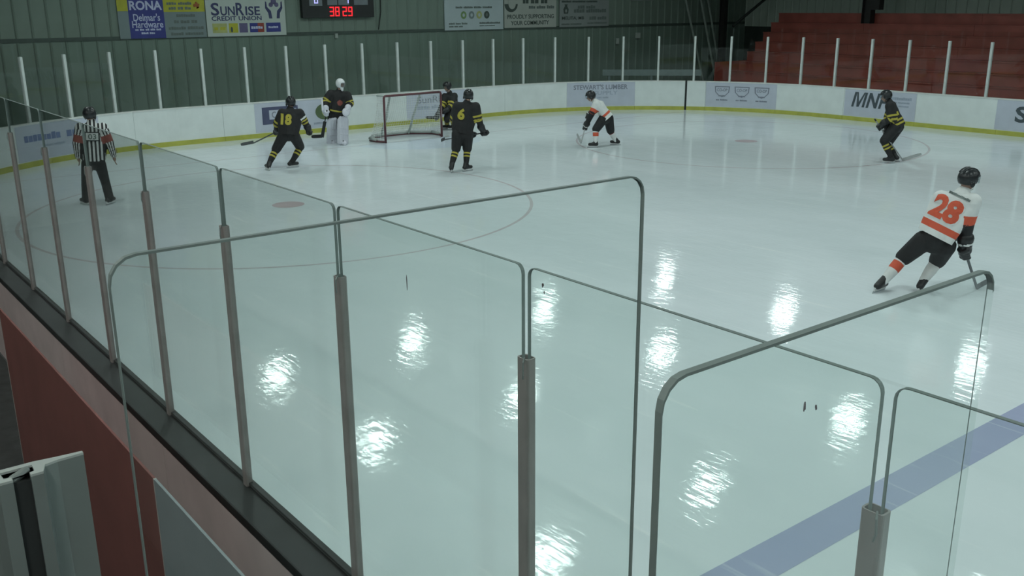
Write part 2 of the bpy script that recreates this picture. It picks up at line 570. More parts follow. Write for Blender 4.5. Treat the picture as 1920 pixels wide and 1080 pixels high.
GX = 12.55                                    # middle of the goal
o = obj('blue_line', flat([[(0.02, YB - 0.16), (WF - 0.02, YB - 0.16), (WF - 0.02, YB + 0.16), (0.02, YB + 0.16)]], 0.0015), 'ice_blue', ice)
o['label'] = 'wide blue line painted across the ice'
obj('goal_line', flat([[(1.9, YG - 0.025), (WF - 1.9, YG - 0.025), (WF - 1.9, YG + 0.025), (1.9, YG + 0.025)]], 0.001), 'ice_red', ice)
cr = [(GX + 1.83 * math.cos(PI + PI * k / 24), YG - 0.03 + 1.83 * math.sin(PI + PI * k / 24)) for k in range(25)]
o = obj('goal_crease', flat([cr], 0.0008), 'ice_crease', ice)
o['label'] = 'pale blue goal crease'
for dx in (-6.7, 6.7):
    obj('faceoff_circle', flat(ring_quads(GX + dx, YG - 6.1, 4.54, 4.60), 0.0012), 'ice_red', ice)
    obj('faceoff_dot', flat([[(GX + dx + 0.3 * math.cos(2 * PI * k / 32), YG - 6.1 + 0.3 * math.sin(2 * PI * k / 32)) for k in range(32)]], 0.0014), 'ice_dot', ice)

# ---- hall shell
X0, X1, Y0, Y1, HZ = -6.0, 33.6, -34.0, 28.3, 7.6
struct(obj('floor_concrete', box(X0, X1, Y0, Y1, -0.25, -0.03), 'concrete'), 'dark concrete floor around the rink')
struct(obj('floor_rubber', box(-5.5, -0.13, -10.0, 17.5, -0.03, 0.0), 'floor'), 'black rubber matting behind the near boards')
struct(obj('ceiling', box(X0, X1, Y0, Y1 + 0.2, HZ, HZ + 0.2), 'ceiling'), 'pale hall ceiling over the ice')
wb = struct(obj('wall_back', box(X0, X1, Y1, Y1 + 0.2, -0.25, HZ), 'wall_dark'), 'green metal-clad end wall')
wr = struct(obj('wall_right', box(X1, X1 + 0.2, Y0, Y1 + 0.2, -0.25, HZ), 'wall_dark'), 'dark green wall behind the red seating')
struct(obj('wall_left', box(X0 - 0.2, X0, Y0, Y1 + 0.2, -0.25, HZ), 'wall_dark'), 'dark wall behind the camera side')
struct(obj('wall_front', box(X0, X1, Y0 - 0.2, Y0, -0.25, HZ), 'wall_dark'), 'dark wall at the other end of the hall')

def clad_mesh(w, h, material, name):
    """one cladding sheet: flat pan with a raised rib at its edge"""
    bm = bmesh.new()
    g = 0.007
    prof = [(g, 0), (g, -0.03), (g + 0.03, -0.045), (g + 0.06, -0.02), (w - 0.02, -0.02), (w, -0.03), (w, 0)]
    lo = [bm.verts.new((x, y, 0)) for x, y in prof]
    hi = [bm.verts.new((x, y, h)) for x, y in prof]
    n = len(prof)
    for k in range(n):
        bm.faces.new((lo[k], lo[(k + 1) % n], hi[(k + 1) % n], hi[k]))
    bm.faces.new(lo[::-1])
    bm.faces.new(hi)
    bmesh.ops.recalc_face_normals(bm, faces=bm.faces[:])
    me = bpy.data.meshes.new(name)
    bm.to_mesh(me)
    bm.free()
    me.materials.append(M[material])
    return me

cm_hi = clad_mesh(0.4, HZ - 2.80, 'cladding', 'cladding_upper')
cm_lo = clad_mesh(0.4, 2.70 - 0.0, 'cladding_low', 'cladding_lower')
k = 0
x = 0.0
while x < 33.2:
    share('cladding_panel', cm_hi, wb, (x, Y1, 2.80))
    share('cladding_panel', cm_lo, wb, (x, Y1, 0.0))
    x += 0.4
obj('trim_rail', box(0, 33.5, Y1 - 0.05, Y1, 2.70, 2.80), 'trim_green', wb)
cm_side = clad_mesh(0.4, HZ - 2.6, 'cladding_brightened', 'cladding_brightened')
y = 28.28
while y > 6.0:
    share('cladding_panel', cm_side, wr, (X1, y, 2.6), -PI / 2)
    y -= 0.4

# ---- boards round the far end and far side
far = thing('dasher_boards', 'white rink boards with yellow kick plate and pale posts round the far end', 'rink boards', (12.8, YE, 0))
def P(o):            # parent an object that was built in world coordinates to a thing that has a location
    o.location = o.location - o.parent.location
    return o
S_FAR0, S_FAR1 = 0.0, 2 * L1 + LS + 14.0
seam = 24.88 - 2.45 * 10
edges = [S_FAR0]
s = seam
while s < S_FAR1:
    if s > S_FAR0 + 0.3:
        edges.append(s)
    s += 2.45
edges.append(S_FAR1)
GATE = 29.1
edges = sorted([e for e in edges if abs(e - GATE) > 0.4] + [GATE])
for a, b in zip(edges, edges[1:]):
    g0 = 0.035 if a == GATE else 0.003
    g1 = 0.035 if b == GATE else 0.003
    P(obj('board_panel', sweep(a + g0, b - g1, rect(-0.10, 0.0, 0.0, HB_FAR - 0.03)), 'board_white', far))
    P(obj('kick_plate', sweep(a + g0, b - g1, rect(-0.02, 0.022, 0.0, 0.125)), 'kick_yellow', far))
    P(obj('top_cap', sweep(a + g0, b - g1, [(-0.13, HB_FAR - 0.03), (0.012, HB_FAR - 0.03), (0.012, HB_FAR - 0.005), (-0.01, HB_FAR), (-0.13, HB_FAR)]), 'cap_far', far))
o = P(obj('gate_gap', sweep(GATE - 0.035, GATE + 0.035, rect(-0.11, -0.03, 0.0, HB_FAR)), 'gasket', far))
o['label'] = 'dark upright gap at the gate'

far_posts = [7.30 + 1.2246 * i for i in range(-5, 33)]
far_posts = [s for s in far_posts if 0.3 < s < S_FAR1]
pm = None
for s in far_posts:
    p, nn = curve(s)
    if pm is None:
        bm = box(-0.034, 0.034, -0.05, 0.03, HB_FAR - 0.2, 2.50, 0.008)
        pm = bpy.data.meshes.new('far_post')
        bmesh.ops.recalc_face_normals(bm, faces=bm.faces[:])
        bm.to_mesh(pm)
        bm.free()
        pm.materials.append(M['post_far'])
    share('post', pm, far, (p.x - nn.x * 0.05 - far.location.x, p.y - nn.y * 0.05 - far.location.y, 0), math.atan2(nn.y, nn.x) - PI / 2)

def pane_bm(w, z0, z1, t, r, refract_band=0.002, clear_end=False):
    """upright safety-glass pane centred on x, thickness along y, rounded top corners; slot 1 = edge and painted refraction band"""
    pts = [(-w / 2, z0), (w / 2, z0)]
    for k in range(5):
        a = PI / 2 * k / 4
        pts.append((w / 2 - r + r * math.cos(a), z1 - r + r * math.sin(a)))
    for k in range(5):
        a = PI / 2 + PI / 2 * k / 4
        pts.append((-w / 2 + r + r * math.cos(a), z1 - r + r * math.sin(a)))
    # the top edge as refraction widens it, painted as a narrow band on both faces
    inn = [(x * (1 - 0.0035 / w), z - (refract_band if z > z0 + 0.01 else 0)) for x, z in pts]
    if clear_end:                                  # end face left clear; a back-face band paints its refracted line
        inn[1] = (w / 2 - 0.0045, inn[1][1])
        inn[2] = (w / 2 - 0.0045, inn[2][1])
    bm = bmesh.new()
    fr = [bm.verts.new((x, -t / 2, z)) for x, z in pts]
    bk = [bm.verts.new((x, t / 2, z)) for x, z in pts]
    fi = [bm.verts.new((x, -t / 2, z)) for x, z in inn]
    bi = [bm.verts.new((x, t / 2, z)) for x, z in inn]
    bm.faces.new(fi)
    bm.faces.new(bi[::-1])
    n = len(pts)
    for k in range(n):
        j = (k + 1) % n
        bm.faces.new((fr[j], fr[k], bk[k], bk[j])).material_index = 0 if (clear_end and k == 1) else 1
        if k:
            bm.faces.new((fr[k], fr[j], fi[j], fi[k])).material_index = 0 if (clear_end and k == 1) else 1
            bm.faces.new((bk[j], bk[k], bi[k], bi[j])).material_index = 1
    return bm

vis0 = 7.30 - 0.6
fpm = None
idx = 0
for a, b in zip(far_posts, far_posts[1:]):
    pa, na = curve(a)
    pb, nb = curve(b)
    c = (pa + pb) / 2 - (na + nb).normalized() * 0.06
    d = pb - pa
    if fpm is None:
        fbm = pane_bm(1.19, HB_FAR - 0.01, 2.78, 0.012, 0.03)
        bmesh.ops.recalc_face_normals(fbm, faces=fbm.faces[:])
        fpm = bpy.data.meshes.new('far_pane')
        fbm.to_mesh(fpm)
        fbm.free()
        fpm.materials.append(M['glass_far'])
        fpm.materials.append(M['glass_far'])
    o = bpy.data.objects.new('glass_pane', fpm)
    COL.objects.link(o)
    o.location = c
    o.rotation_euler = (0, 0, math.atan2(d.y, d.x))
    if a < 7.2:
        lab = 'clear glass pane on the far boards left of the picture, in the near corner'
        if abs(a - (7.30 - 1.2246)) < 0.1:
            lab = 'clear glass pane left of the first pale post on the far boards'
    else:
        idx += 1
        if idx <= 26:
            lab = 'far glass pane between the %s and %s pale posts from the left' % (ORD[idx], ORD[idx + 1])
        elif idx == 27:
            lab = 'clear glass pane right of the last pale post on the far boards'
        else:
            lab = 'clear glass pane on the far side boards beyond the right edge'
    tag(o, lab, 'glass pane', 'glass panes along the far boards')

# ---- boards along the near side
near = thing('dasher_boards', 'dark-capped near side boards with grey posts, running to the left', 'rink boards', (0, 4, 0))
Y_N0, Y_N1 = -9.0, YE - CN
seams = [Y_N0 + 2.44 * i for i in range(12) if Y_N0 + 2.44 * i < Y_N1 - 0.5] + [Y_N1]
for a, b in zip(seams, seams[1:]):
    P(obj('board_panel', box(-0.09, 0.03, a + 0.003, b - 0.003, 0, HB_NEAR - 0.05), 'board_white', near))
    P(obj('kick_plate', box(0.03, 0.05, a + 0.003, b - 0.003, 0, 0.18), 'kick_yellow', near))
    P(obj('back_panel', box(-0.125, -0.09, a + 0.003, b - 0.003, 0.02, HB_NEAR - 0.06), 'board_back', near))
P(obj('top_cap', box(-0.165, 0.035, Y_N0, Y_N1, HB_NEAR - 0.055, HB_NEAR, 0.01), 'cap_dark', near))
P(obj('sill_strip', box(-0.005, 0.028, Y_N0, Y_N1, HB_NEAR, HB_NEAR + 0.022, 0.004), 'cap_dark', near))

Y_P0, PSTEP, HP, HG = 2.1895, 1.2102, 2.517, 2.8136
def near_post_bm():
    """rounded aluminium post with a glass slot either side and an open top"""
    bm = bmesh.new()
    w, d = 0.027, 0.019
    out = []
    for (sx, sy) in ((1, 1), (-1, 1), (-1, -1), (1, -1)):
        for k in range(4):
            a = math.atan2(sy, sx) - PI / 4 + PI / 2 * k / 3
            out.append((sx * (d - 0.009) + 0.009 * math.cos(a), sy * (w - 0.009) + 0.009 * math.sin(a)))
    lo = [bm.verts.new((x, y, HB_NEAR)) for x, y in out]
    hi = [bm.verts.new((x, y, HP)) for x, y in out]
    inn = [bm.verts.new((x * 0.82, y * 0.82, HP)) for x, y in out]
    dep = [bm.verts.new((x * 0.82, y * 0.82, HP - 0.03)) for x, y in out]
    n = len(out)
    for k in range(n):
        j = (k + 1) % n
        bm.faces.new((lo[k], lo[j], hi[j], hi[k]))
        bm.faces.new((hi[k], hi[j], inn[j], inn[k]))
        bm.faces.new((inn[k], inn[j], dep[j], dep[k]))
    bm.faces.new(dep)
    bm.faces.new(lo[::-1])
    return bm

npm = None
hook_me = None
for k in range(-4, 14):
    y = Y_P0 + PSTEP * k
    if y > Y_N1:
        break
    if npm is None:
        o = obj('post', near_post_bm(), 'post_near', near, smooth=False)
        npm = o.data
        o.location = (0, y - 4, 0)
    else:
        o = share('post', npm, near, (0, y - 4, 0))
    # bent retaining clip on the spectator side of the post top
    if hook_me is None:
        bm = bmesh.new()
        tube(bm, [(-0.016, -0.010, HP - 0.02), (-0.020, -0.014, HP + 0.006), (-0.030, -0.020, HP - 0.006), (-0.034, -0.024, HP - 0.04), (-0.028, -0.016, HP - 0.062)], 0.0028, 6)
        h = obj('retaining_clip', bm, 'alu', o)
        hook_me = h.data
    else:
        share('retaining_clip', hook_me, o, (0, 0, 0))
    # notched slot plate in the post top
npane = None
def near_label(k):
    names = {-2: 'first', -1: 'second', 0: 'third', 1: 'fourth', 2: 'fifth', 3: 'sixth', 4: 'seventh', 5: 'eighth', 6: 'ninth', 7: 'tenth'}
    if k in names:
        return 'near side glass pane along the ice, %s counted from the right edge of the picture' % names[k]
    return 'near side glass pane beyond the left edge of the picture' if k > 7 else 'near side glass pane beyond the right edge of the picture'
panes = {}
for k in range(-4, 12):
    y0 = Y_P0 + PSTEP * k + 0.014
    y1 = Y_P0 + PSTEP * (k + 1) - 0.014
    if npane is None:
        o = obj('glass_pane', pane_bm(y1 - y0, HB_NEAR + 0.01, HG, 0.012, 0.03), ['glass', 'glass_edge'])
        npane = o.data
    else:
        o = bpy.data.objects.new('glass_pane', npane)
        COL.objects.link(o)
    o.location = (0, (y0 + y1) / 2, 0)
    o.rotation_euler = (0, 0, PI / 2)
    tag(o, near_label(k), 'glass pane', 'glass panes along the near boards')
    panes[k] = o

def scuff(pane, along, z, w, h, seed):
    """puck rubber smear on the pane, on its ice side"""
    rnd = random.Random(seed)
    bm = bmesh.new()
    n = 9
    pts = []
    for i in range(n):
        a = 2 * PI * i / n
        r = 0.55 + 0.6 * rnd.random()
        pts.append((along + w * r * math.cos(a), z + h * r * math.sin(a)))
    f = [bm.verts.new((x, -0.0065, zz)) for x, zz in pts]
    g = [bm.verts.new((x, -0.0078, zz)) for x, zz in pts]
    bm.faces.new(f)
    bm.faces.new(g[::-1])
    for i in range(n):
        bm.faces.new((f[i], f[(i + 1) % n], g[(i + 1) % n], g[i]))
    obj('scuff_mark', bm, 'scuff', pane)

# ---- glass partitions of the boxes, square to the boards
def partition(y, x0, x1, ztop, label, r, t, clear=False):
    th = thing('glass_partition', label, 'glass partition', ((x0 + x1) / 2, y, 0), 'glass partitions between the boxes')
    obj('pane', pane_bm(x1 - x0, 1.12, ztop, t, r, 0.0045, clear), ['glass', 'glass_edge'], th)
    obj('base_panel', box(-(x1 - x0) / 2 + 0.04, (x1 - x0) / 2 - 0.16, -0.03, 0.03, 0.0, 1.06, 0.004), 'grey_panel', th)
    obj('base_channel', box(-(x1 - x0) / 2 + 0.04, (x1 - x0) / 2 - 0.16, -0.025, 0.025, 1.06, 1.15, 0.004), 'alu', th)
    return th
partition(1.695, -1.335, -0.016, 3.16, 'large clear glass partition square to the boards, in the middle of the picture', 0.05, 0.012)
partition(0.795, -0.905, -0.016, 3.105, 'clear glass partition with a thick dark edge, nearest at lower right', 0.045, 0.012, True)

# ---- slotted aluminium upright close to the camera
PX, PY = -1.595, 1.20
up = thing('aluminium_upright', 'grey slotted aluminium upright standing close at the lower left', 'post', (PX, PY, 0))
ZT = 3.035
bm = bmesh.new()
# plan outline of the extrusion: back flange with two hooked lips round a slot that faces the camera
plan = [(-0.10, 0.006), (-0.030, 0.010), (0.020, 0.010), (0.045, 0.006), (0.076, 0.003), (0.076, -0.003), (0.045, -0.004),
        (0.030, -0.008), (0.024, -0.026), (0.010, -0.026), (0.010, -0.019), (0.016, -0.017), (0.017, 0.001), (-0.019, 0.001), (-0.018, -0.017), (-0.010, -0.019),
        (-0.010, -0.028), (-0.026, -0.028), (-0.034, -0.012), (-0.046, -0.008), (-0.10, -0.006)]
poly_prism(bm, plan, 0.0, ZT)
bmesh.ops.triangulate(bm, faces=[f for f in bm.faces if len(f.verts) > 6])
obj('extrusion', bm, 'alu', up)
bm = bmesh.new()
poly_prism(bm, [(-0.016, -0.022), (0.014, -0.022), (0.014, 0.0), (-0.016, 0.0)], 0.0, ZT - 0.006)
o = obj('gasket', bm, 'gasket', up)
o['label'] = 'black rubber gasket in the slot'
bm = bmesh.new()
capsule(bm, (-0.008, -0.012, ZT - 0.004), (0.008, -0.008, ZT + 0.002), 0.006, 0.005, 8)
obj('bolt_head', bm, 'alu', up)
bm = bmesh.new()
poly_prism(bm, [(x, y) for x, y in plan], ZT, ZT + 0.003)
bmesh.ops.triangulate(bm, faces=[f for f in bm.faces if len(f.verts) > 6])
obj('cut_end', bm, 'alu_bright', up)

# ---- red and grey panels standing behind the near boards
def bench_panel(y0, y1, material, label, z1=1.38, x=-0.55):
    th = thing('bench_panel', label, 'panel', (x, (y0 + y1) / 2, 0))
    obj('sheet', box(-0.006, 0.006, y0 - (y0 + y1) / 2, y1 - (y0 + y1) / 2, 0.0, z1), material, th)
    obj('end_edge', box(-0.008, 0.008, (y1 - y0) / 2, (y1 - y0) / 2 + 0.010, 0.0, z1), 'red_edge', th)
    return th
bench_panel(4.39, 7.90, 'red_bench', 'long dark red panel behind the near boards at left')
bench_panel(3.28, 4.375, 'grey_panel', 'grey panel behind the near boards, beside the red one')
bench_panel(1.75, 3.265, 'red_bench', 'dark red panel at the bottom edge, below the dark board cap')

# ---- stepped red seating on the far side
seat = thing('bleachers', 'long stepped red wooden seating behind the far side glass', 'bleachers', (27.6, 14.0, 0))
NT, RISE, RUN = 9, 0.355, 0.46
ys = [24.6, 20.5, 16.4, 12.3, 8.2]
for t in range(NT):
    x = 27.4 + RUN * t
    for a, b in zip(ys[1:], ys):
        P(obj('riser_board', box(x, x + 0.03, a + 0.004, b - 0.004, max(0, RISE * t - 0.03), RISE * (t + 1) - 0.04), 'red_paint', seat))
        P(obj('seat_plank', box(x - 0.03, x + RUN, a + 0.004, b - 0.004, RISE * (t + 1) - 0.04, RISE * (t + 1)), 'red_paint', seat))
P(obj('end_board', box(27.4, 27.4 + RUN * NT, 24.6, 24.64, 0, RISE * NT * 0.45), 'red_paint', seat))

# ---- steelwork, pipes and fittings at the far right
def h_column(x, y, z0, w, d, label, haunch=None):
    th = thing('steel_column', label, 'column', (x, y, z0))
    h = HZ - z0
    obj('web', box(-0.015, 0.015, -w / 2 + 0.02, w / 2 - 0.02, 0, h), 'steel_dark', th)
    obj('flange', box(-d / 2, d / 2, -w / 2, -w / 2 + 0.02, 0, h), 'steel_dark', th)
    obj('flange', box(-d / 2, d / 2, w / 2 - 0.02, w / 2, 0, h), 'steel_dark', th)
    if haunch:
        bm = bmesh.new()
        bx(bm, -d / 2, d / 2, -w / 2 - haunch, -w / 2, 0.48, h)
        obj('haunch', bm, 'steel_dark', th)
    return th
h_column(30.86, 20.52, RISE * 8, 0.36, 0.30, 'dark steel column with a thicker upper part standing in the red seating', 0.32)
h_column(31.0, 27.35, -0.03, 0.26, 0.22, 'dark steel column in the far right corner beside slanting pipes')

bm = bmesh.new()
tube(bm, [(33.2, 26.0, 4.4), (31.2, 27.0, 2.65)], 0.06, 8)
o = obj('diagonal_brace', bm, 'steel_green')
tag(o, 'dark diagonal brace beside the corner column, upper right', 'brace')
bm = bmesh.new()
for a, b, in (((29.45, 4.9), (30.5, 1.0)), ):
    tube(bm, [(a[0] - 0.4, Y1 - 0.18, a[1] + 0.2), (a[0] + 0.02, Y1 - 0.2, 3.72), (30.55, Y1 - 0.55, 0.0)], 0.05, 8)
tag(obj('leaning_pole', bm, 'pipe_pale'), 'pale pole leaning on the end wall, leftmost of three', 'pole', 'poles leaning in the far corner')
bm = bmesh.new()
tube(bm, [(30.1, Y1 - 0.1, 4.6), (30.4, Y1 - 0.2, 3.72), (31.4, Y1 - 0.5, 0.0)], 0.05, 8)
tag(obj('leaning_pole', bm, 'pipe_pale'), 'pale pole leaning on the end wall, middle of three', 'pole', 'poles leaning in the far corner')
bm = bmesh.new()
tube(bm, [(30.6, Y1 - 0.1, 4.6), (30.85, Y1 - 0.2, 3.72), (31.75, Y1 - 0.5, 0.0)], 0.045, 8)
tag(obj('leaning_pole', bm, 'pipe_pale'), 'pale pole leaning on the end wall, rightmost of three', 'pole', 'poles leaning in the far corner')

# pale rail behind the corner glass
ra, rb = Vector((23.75, 26.96, 0)), Vector((26.41, 24.43, 0))
rd = (rb - ra).normalized()
rl = (rb - ra).length
rail = thing('barrier_rail', 'long pale plank rail behind the glass in the far corner', 'rail', (ra + rb) / 2, None, math.atan2(rd.y, rd.x))
obj('plank', box(-rl / 2, rl / 2, -0.02, 0.02, 0.99, 1.21, 0.005), 'rail_white', rail)
for q in (-rl / 2 + 0.25, 0, rl / 2 - 0.25):
    obj('leg', box(q - 0.04, q + 0.04, 0.02, 0.10, -0.03, 1.15, 0.005), 'rail_white', rail)

def wall_box(x, z, w, h, label):
    th = thing('electrical_box', label, 'electrical box', (x, Y1 - 0.045, z), 'small boxes on the end wall')
    obj('body', box(-w / 2, w / 2, -0.06, 0.0, -h / 2, h / 2, 0.008), 'box_pale', th)
    obj('cover', box(-w / 2 + 0.02, w / 2 - 0.02, -0.07, -0.06, -h / 2 + 0.02, h / 2 - 0.02), 'box_pale', th)
wall_box(13.3, 2.66, 0.10, 0.14, 'small pale box on the end wall below the scoreboard')
wall_box(25.72, 2.17, 0.14, 0.22, 'small pale box on the end wall at right, lower of two')
wall_box(26.85, 2.36, 0.24, 0.22, 'small pale box on the end wall at right, higher of two')
bm = bmesh.new()
tube(bm, [(15.0, Y1 - 0.06, 5.0), (14.98, Y1 - 0.06, 3.4), (14.86, Y1 - 0.07, 2.82)], 0.018, 8)
tag(obj('conduit', bm, 'steel_green'), 'thin dark cable conduit on the wall right of the scoreboard', 'conduit')

# ---- high-bay lamps over the ice (seen as bright spots mirrored in it)
def lathe(prof, n=20):
    bm = bmesh.new()
    rings = []
    for r, z in prof:
        rings.append([bm.verts.new((r * math.cos(2 * PI * k / n), r * math.sin(2 * PI * k / n), z)) for k in range(n)])
    for a, b in zip(rings, rings[1:]):
        for k in range(n):
            bm.faces.new((a[k], a[(k + 1) % n], b[(k + 1) % n], b[k]))
    return bm
LZ = 6.0
shade_me = disc_me = rod_me = None
for ly in (22.9, 17.7, 11.6, 5.9, 0.1, -5.7, -11.5, -17.3):
    for lx in (3.0, 8.1, 12.4, 17.5, 23.2):
        th = thing('ceiling_lamp', 'round high-bay lamp hanging over the ice', 'lamp', (lx, ly, LZ), 'high-bay lamps over the ice')
        if shade_me is None:
            o = obj('lamp_shade', lathe([(0.39, -0.02), (0.40, -0.02), (0.38, 0.06), (0.26, 0.22), (0.10, 0.30), (0.10, 0.46), (0.02, 0.48), (0.02, 0.46), (0.09, 0.44), (0.09, 0.31), (0.25, 0.21), (0.37, 0.05), (0.39, -0.02)]), 'lamp_metal', th, True)
            shade_me = o.data
            bm = bmesh.new()
            bm.faces.new([bm.verts.new((0.33 * math.cos(2 * PI * k / 14), -0.33 * math.sin(2 * PI * k / 14), 0.02)) for k in range(14)])
            me = bpy.data.meshes.new('lamp_diffuser')
            bm.to_mesh(me)
            bm.free()
            disc_me = obj('diffuser', me, 'lamp_light', th).data
            rod_me = obj('rod', tube(bmesh.new(), [(0, 0, 0.46), (0, 0, HZ - LZ)], 0.012, 6), 'lamp_metal', th).data
        else:
            share('lamp_shade', shade_me, th, (0, 0, 0))
            share('diffuser', disc_me, th, (0, 0, 0))
            share('rod', rod_me, th, (0, 0, 0))

# ---- unseen strip lights, added to brighten the spectators' side
st_me = None
FILL_STRIPS = [(-3.3, y_, 6.4, 'spectator side') for y_ in (-6.0, -1.0, 4.0, 9.0, 14.0)]
for lx, ly, lz, where in FILL_STRIPS:
    th = thing('fill_strip_light', 'added unseen fill light over the ' + where, 'lamp', (lx, ly, lz), 'added fill lights over the ' + where)
    if st_me is None:
        a_ = obj('housing', box(-0.10, 0.10, -0.75, 0.75, 0.0, 0.08, 0.01), 'lamp_metal', th)
        b_ = obj('tube', box(-0.06, 0.06, -0.70, 0.70, -0.03, -0.002), 'fill_light', th)
        c_ = obj('rod', tube(bmesh.new(), [(0, 0, 0.08), (0, 0, 1.2)], 0.012, 6), 'lamp_metal', th)
        st_me = (a_.data, b_.data, c_.data)
    else:
        for nm_, me_ in zip(('housing', 'tube', 'rod'), st_me):
            share(nm_, me_, th, (0, 0, 0))

# ================================================================== WRITING ON BOARDS AND WALL
def on_wall(parent, me, x, z, proud, material, name='lettering'):
    """put a mesh drawn in XY onto the end wall (facing the rink); parent sits at the wall"""
    if isinstance(me, bmesh.types.BMesh):
        bmesh.ops.recalc_face_normals(me, faces=me.faces[:])
        mm = bpy.data.meshes.new(name)
        me.to_mesh(mm)
        me.free()
        me = mm
    for v in me.vertices:
        v.co = Vector((x + v.co.x, -proud - v.co.z, z + v.co.y))
    o = obj(name, me, material, parent)
    if 'print' in name:
        o['kind'] = 'stuff'
    return o

def plate(x0, x1, z0, z1, t=0.004):
    bm = bmesh.new()
    poly_prism(bm, [(x0, z0), (x1, z0), (x1, z1), (x0, z1)], 0, t)
    return bm

def bars(rows, t=0.003):
    """rows of illegible small print: (x0, x1, z, height, words)"""
    bm = bmesh.new()
    rnd = random.Random(3)
    for x0, x1, z, h, n in rows:
        ws = [0.6 + rnd.random() for _ in range(n)]
        gap = h * 0.55
        tot = sum(ws)
        av = (x1 - x0) - gap * (n - 1)
        x = x0
        for w in ws:
            ww = av * w / tot
            # each word is a run of letter-sized strokes
            m_ = max(1, int(ww / (h * 0.8)))
            for q in range(m_):
                cw = ww / m_
                hh = h * (0.75 + 0.25 * rnd.random())
                poly_prism(bm, [(x + q * cw, z - h / 2), (x + (q + 0.86) * cw, z - h / 2), (x + (q + 0.86) * cw, z - h / 2 + hh), (x + q * cw, z - h / 2 + hh)], 0, t)
            x += ww + gap
    return bm

def disc(cx, cz, rx, rz, t=0.004, n=24, a0=0.0, a1=2 * PI):
    bm = bmesh.new()
    pts = [(cx + rx * math.cos(a0 + (a1 - a0) * k / n), cz + rz * math.sin(a0 + (a1 - a0) * k / n)) for k in range(n + (0 if abs(a1 - a0 - 2 * PI) < 1e-6 else 1))]
    poly_prism(bm, pts, 0, t)
    return bm

def sign(label, x0, x1, z0, z1, material, cat='sign'):
    th = thing('advertising_sign', label, cat, (0, Y1 - 0.05, 0))
    th.location.x = (x0 + x1) / 2
    on_wall(th, plate(-(x1 - x0) / 2, (x1 - x0) / 2, z0, z1, 0.02), 0, 0, 0, material, 'panel')
    return th, (x0 + x1) / 2
SF = 0.021   # front of a sign panel

# RONA sign
t, cx = sign('blue and yellow hardware store sign, leftmost on the end wall', 6.63, 9.09, 2.73, 3.95, 'sign_slate')
on_wall(t, plate(6.92 - cx, 7.90 - cx, 2.73, 3.95), 0, 0, SF, 'sign_blue', 'blue_field')
on_wall(t, plate(6.63 - cx, 6.92 - cx, 3.47, 3.95), 0, 0, SF, 'sign_yellow', 'yellow_field')
on_wall(t, plate(7.90 - cx, 9.09 - cx, 3.44, 3.95), 0, 0, SF, 'sign_yellow', 'yellow_field')
on_wall(t, text_mesh('RONA', 0.25, 0.90, 0.03), 7.41 - cx, 3.62, SF + 0.004, 'sign_lav')
on_wall(t, text_mesh("Delmar's", 0.20, 0.74, 0.012), 7.41 - cx, 3.30, SF + 0.004, 'sign_lav')
on_wall(t, text_mesh('Hardware', 0.19, 0.86, 0.014), 7.42 - cx, 3.11, SF + 0.004, 'sign_lav')
on_wall(t, bars([(7.06 - cx, 7.78 - cx, 2.97, 0.055, 5), (7.22 - cx, 7.60 - cx, 2.875, 0.055, 2)]), 0, 0, SF + 0.004, 'sign_lav', 'small_print')
on_wall(t, bars([(8.0 - cx, 8.72 - cx, 3.67, 0.08, 2), (8.05 - cx, 8.70 - cx, 3.54, 0.08, 3)]), 0, 0, SF + 0.004, 'sign_ink_mid', 'small_print')
leaf = [(0, -.5), (.06, -.5), (.04, -.22), (.40, -.28), (.33, -.12), (.5, .12), (.36, .14), (.34, .26), (.18, .1), (.2, .38), (.09, .32), (0, .5)]
leaf = leaf + [(-x, z) for x, z in leaf[::-1] if x > 0]
bm = bmesh.new()
poly_prism(bm, [(x * 0.2, z * 0.2) for x, z in leaf], 0, 0.004)
bmesh.ops.triangulate(bm, faces=[f for f in bm.faces if len(f.verts) > 6])
on_wall(t, bm, 8.86 - cx, 3.62, SF + 0.004, 'sign_orange', 'maple_leaf')
on_wall(t, bars([(8.25 - cx, 8.80 - cx, 3.34, 0.085, 1), (8.17 - cx, 8.85 - cx, 3.17, 0.085, 3), (8.0 - cx, 9.02 - cx, 2.995, 0.085, 2), (8.05 - cx, 9.0 - cx, 2.835, 0.085, 2)]), 0, 0, SF + 0.004, 'sign_ink_mid', 'small_print')

# SunRise sign
t, cx = sign('white credit union sign with a navy hands logo on the end wall', 9.12, 11.60, 2.73, 3.95, 'sign_white')
on_wall(t, text_mesh('S', 0.36, 0.25, 0.02), 9.40 - cx, 3.50, SF, 'sign_navy')
on_wall(t, text_mesh('UN', 0.26, 0.44, 0.02), 9.78 - cx, 3.45, SF, 'sign_navy')
on_wall(t, text_mesh('R', 0.36, 0.25, 0.02), 10.16 - cx, 3.50, SF, 'sign_navy')
on_wall(t, text_mesh('ISE', 0.26, 0.46, 0.02), 10.56 - cx, 3.45, SF, 'sign_navy')
on_wall(t, text_mesh('CREDIT UNION', 0.13, 1.55, 0.02), 10.05 - cx, 3.24, SF, 'sign_navy')
bm = bmesh.new()
for sx in (-1, 1):
    poly_prism(bm, [(sx * a, b) for a, b in ((.07, -.28), (.17, -.28), (.19, -.12), (.28, .02), (.27, .22), (.23, .20), (.22, .06), (.10, -.06))], 0, 0.004)
bmesh.ops.triangulate(bm, faces=[f for f in bm.faces if len(f.verts) > 6])
on_wall(t, bm, 11.24 - cx, 3.50, SF, 'sign_navy', 'hands_logo')
bm = bmesh.new()
for a, b, r in ((0, .16, .09), (-.09, .06, .07), (.09, .06, .07)):
    poly_prism(bm, [(a + r * math.cos(2 * PI * k / 12), b + r * math.sin(2 * PI * k / 12)) for k in range(12)], 0, 0.004)
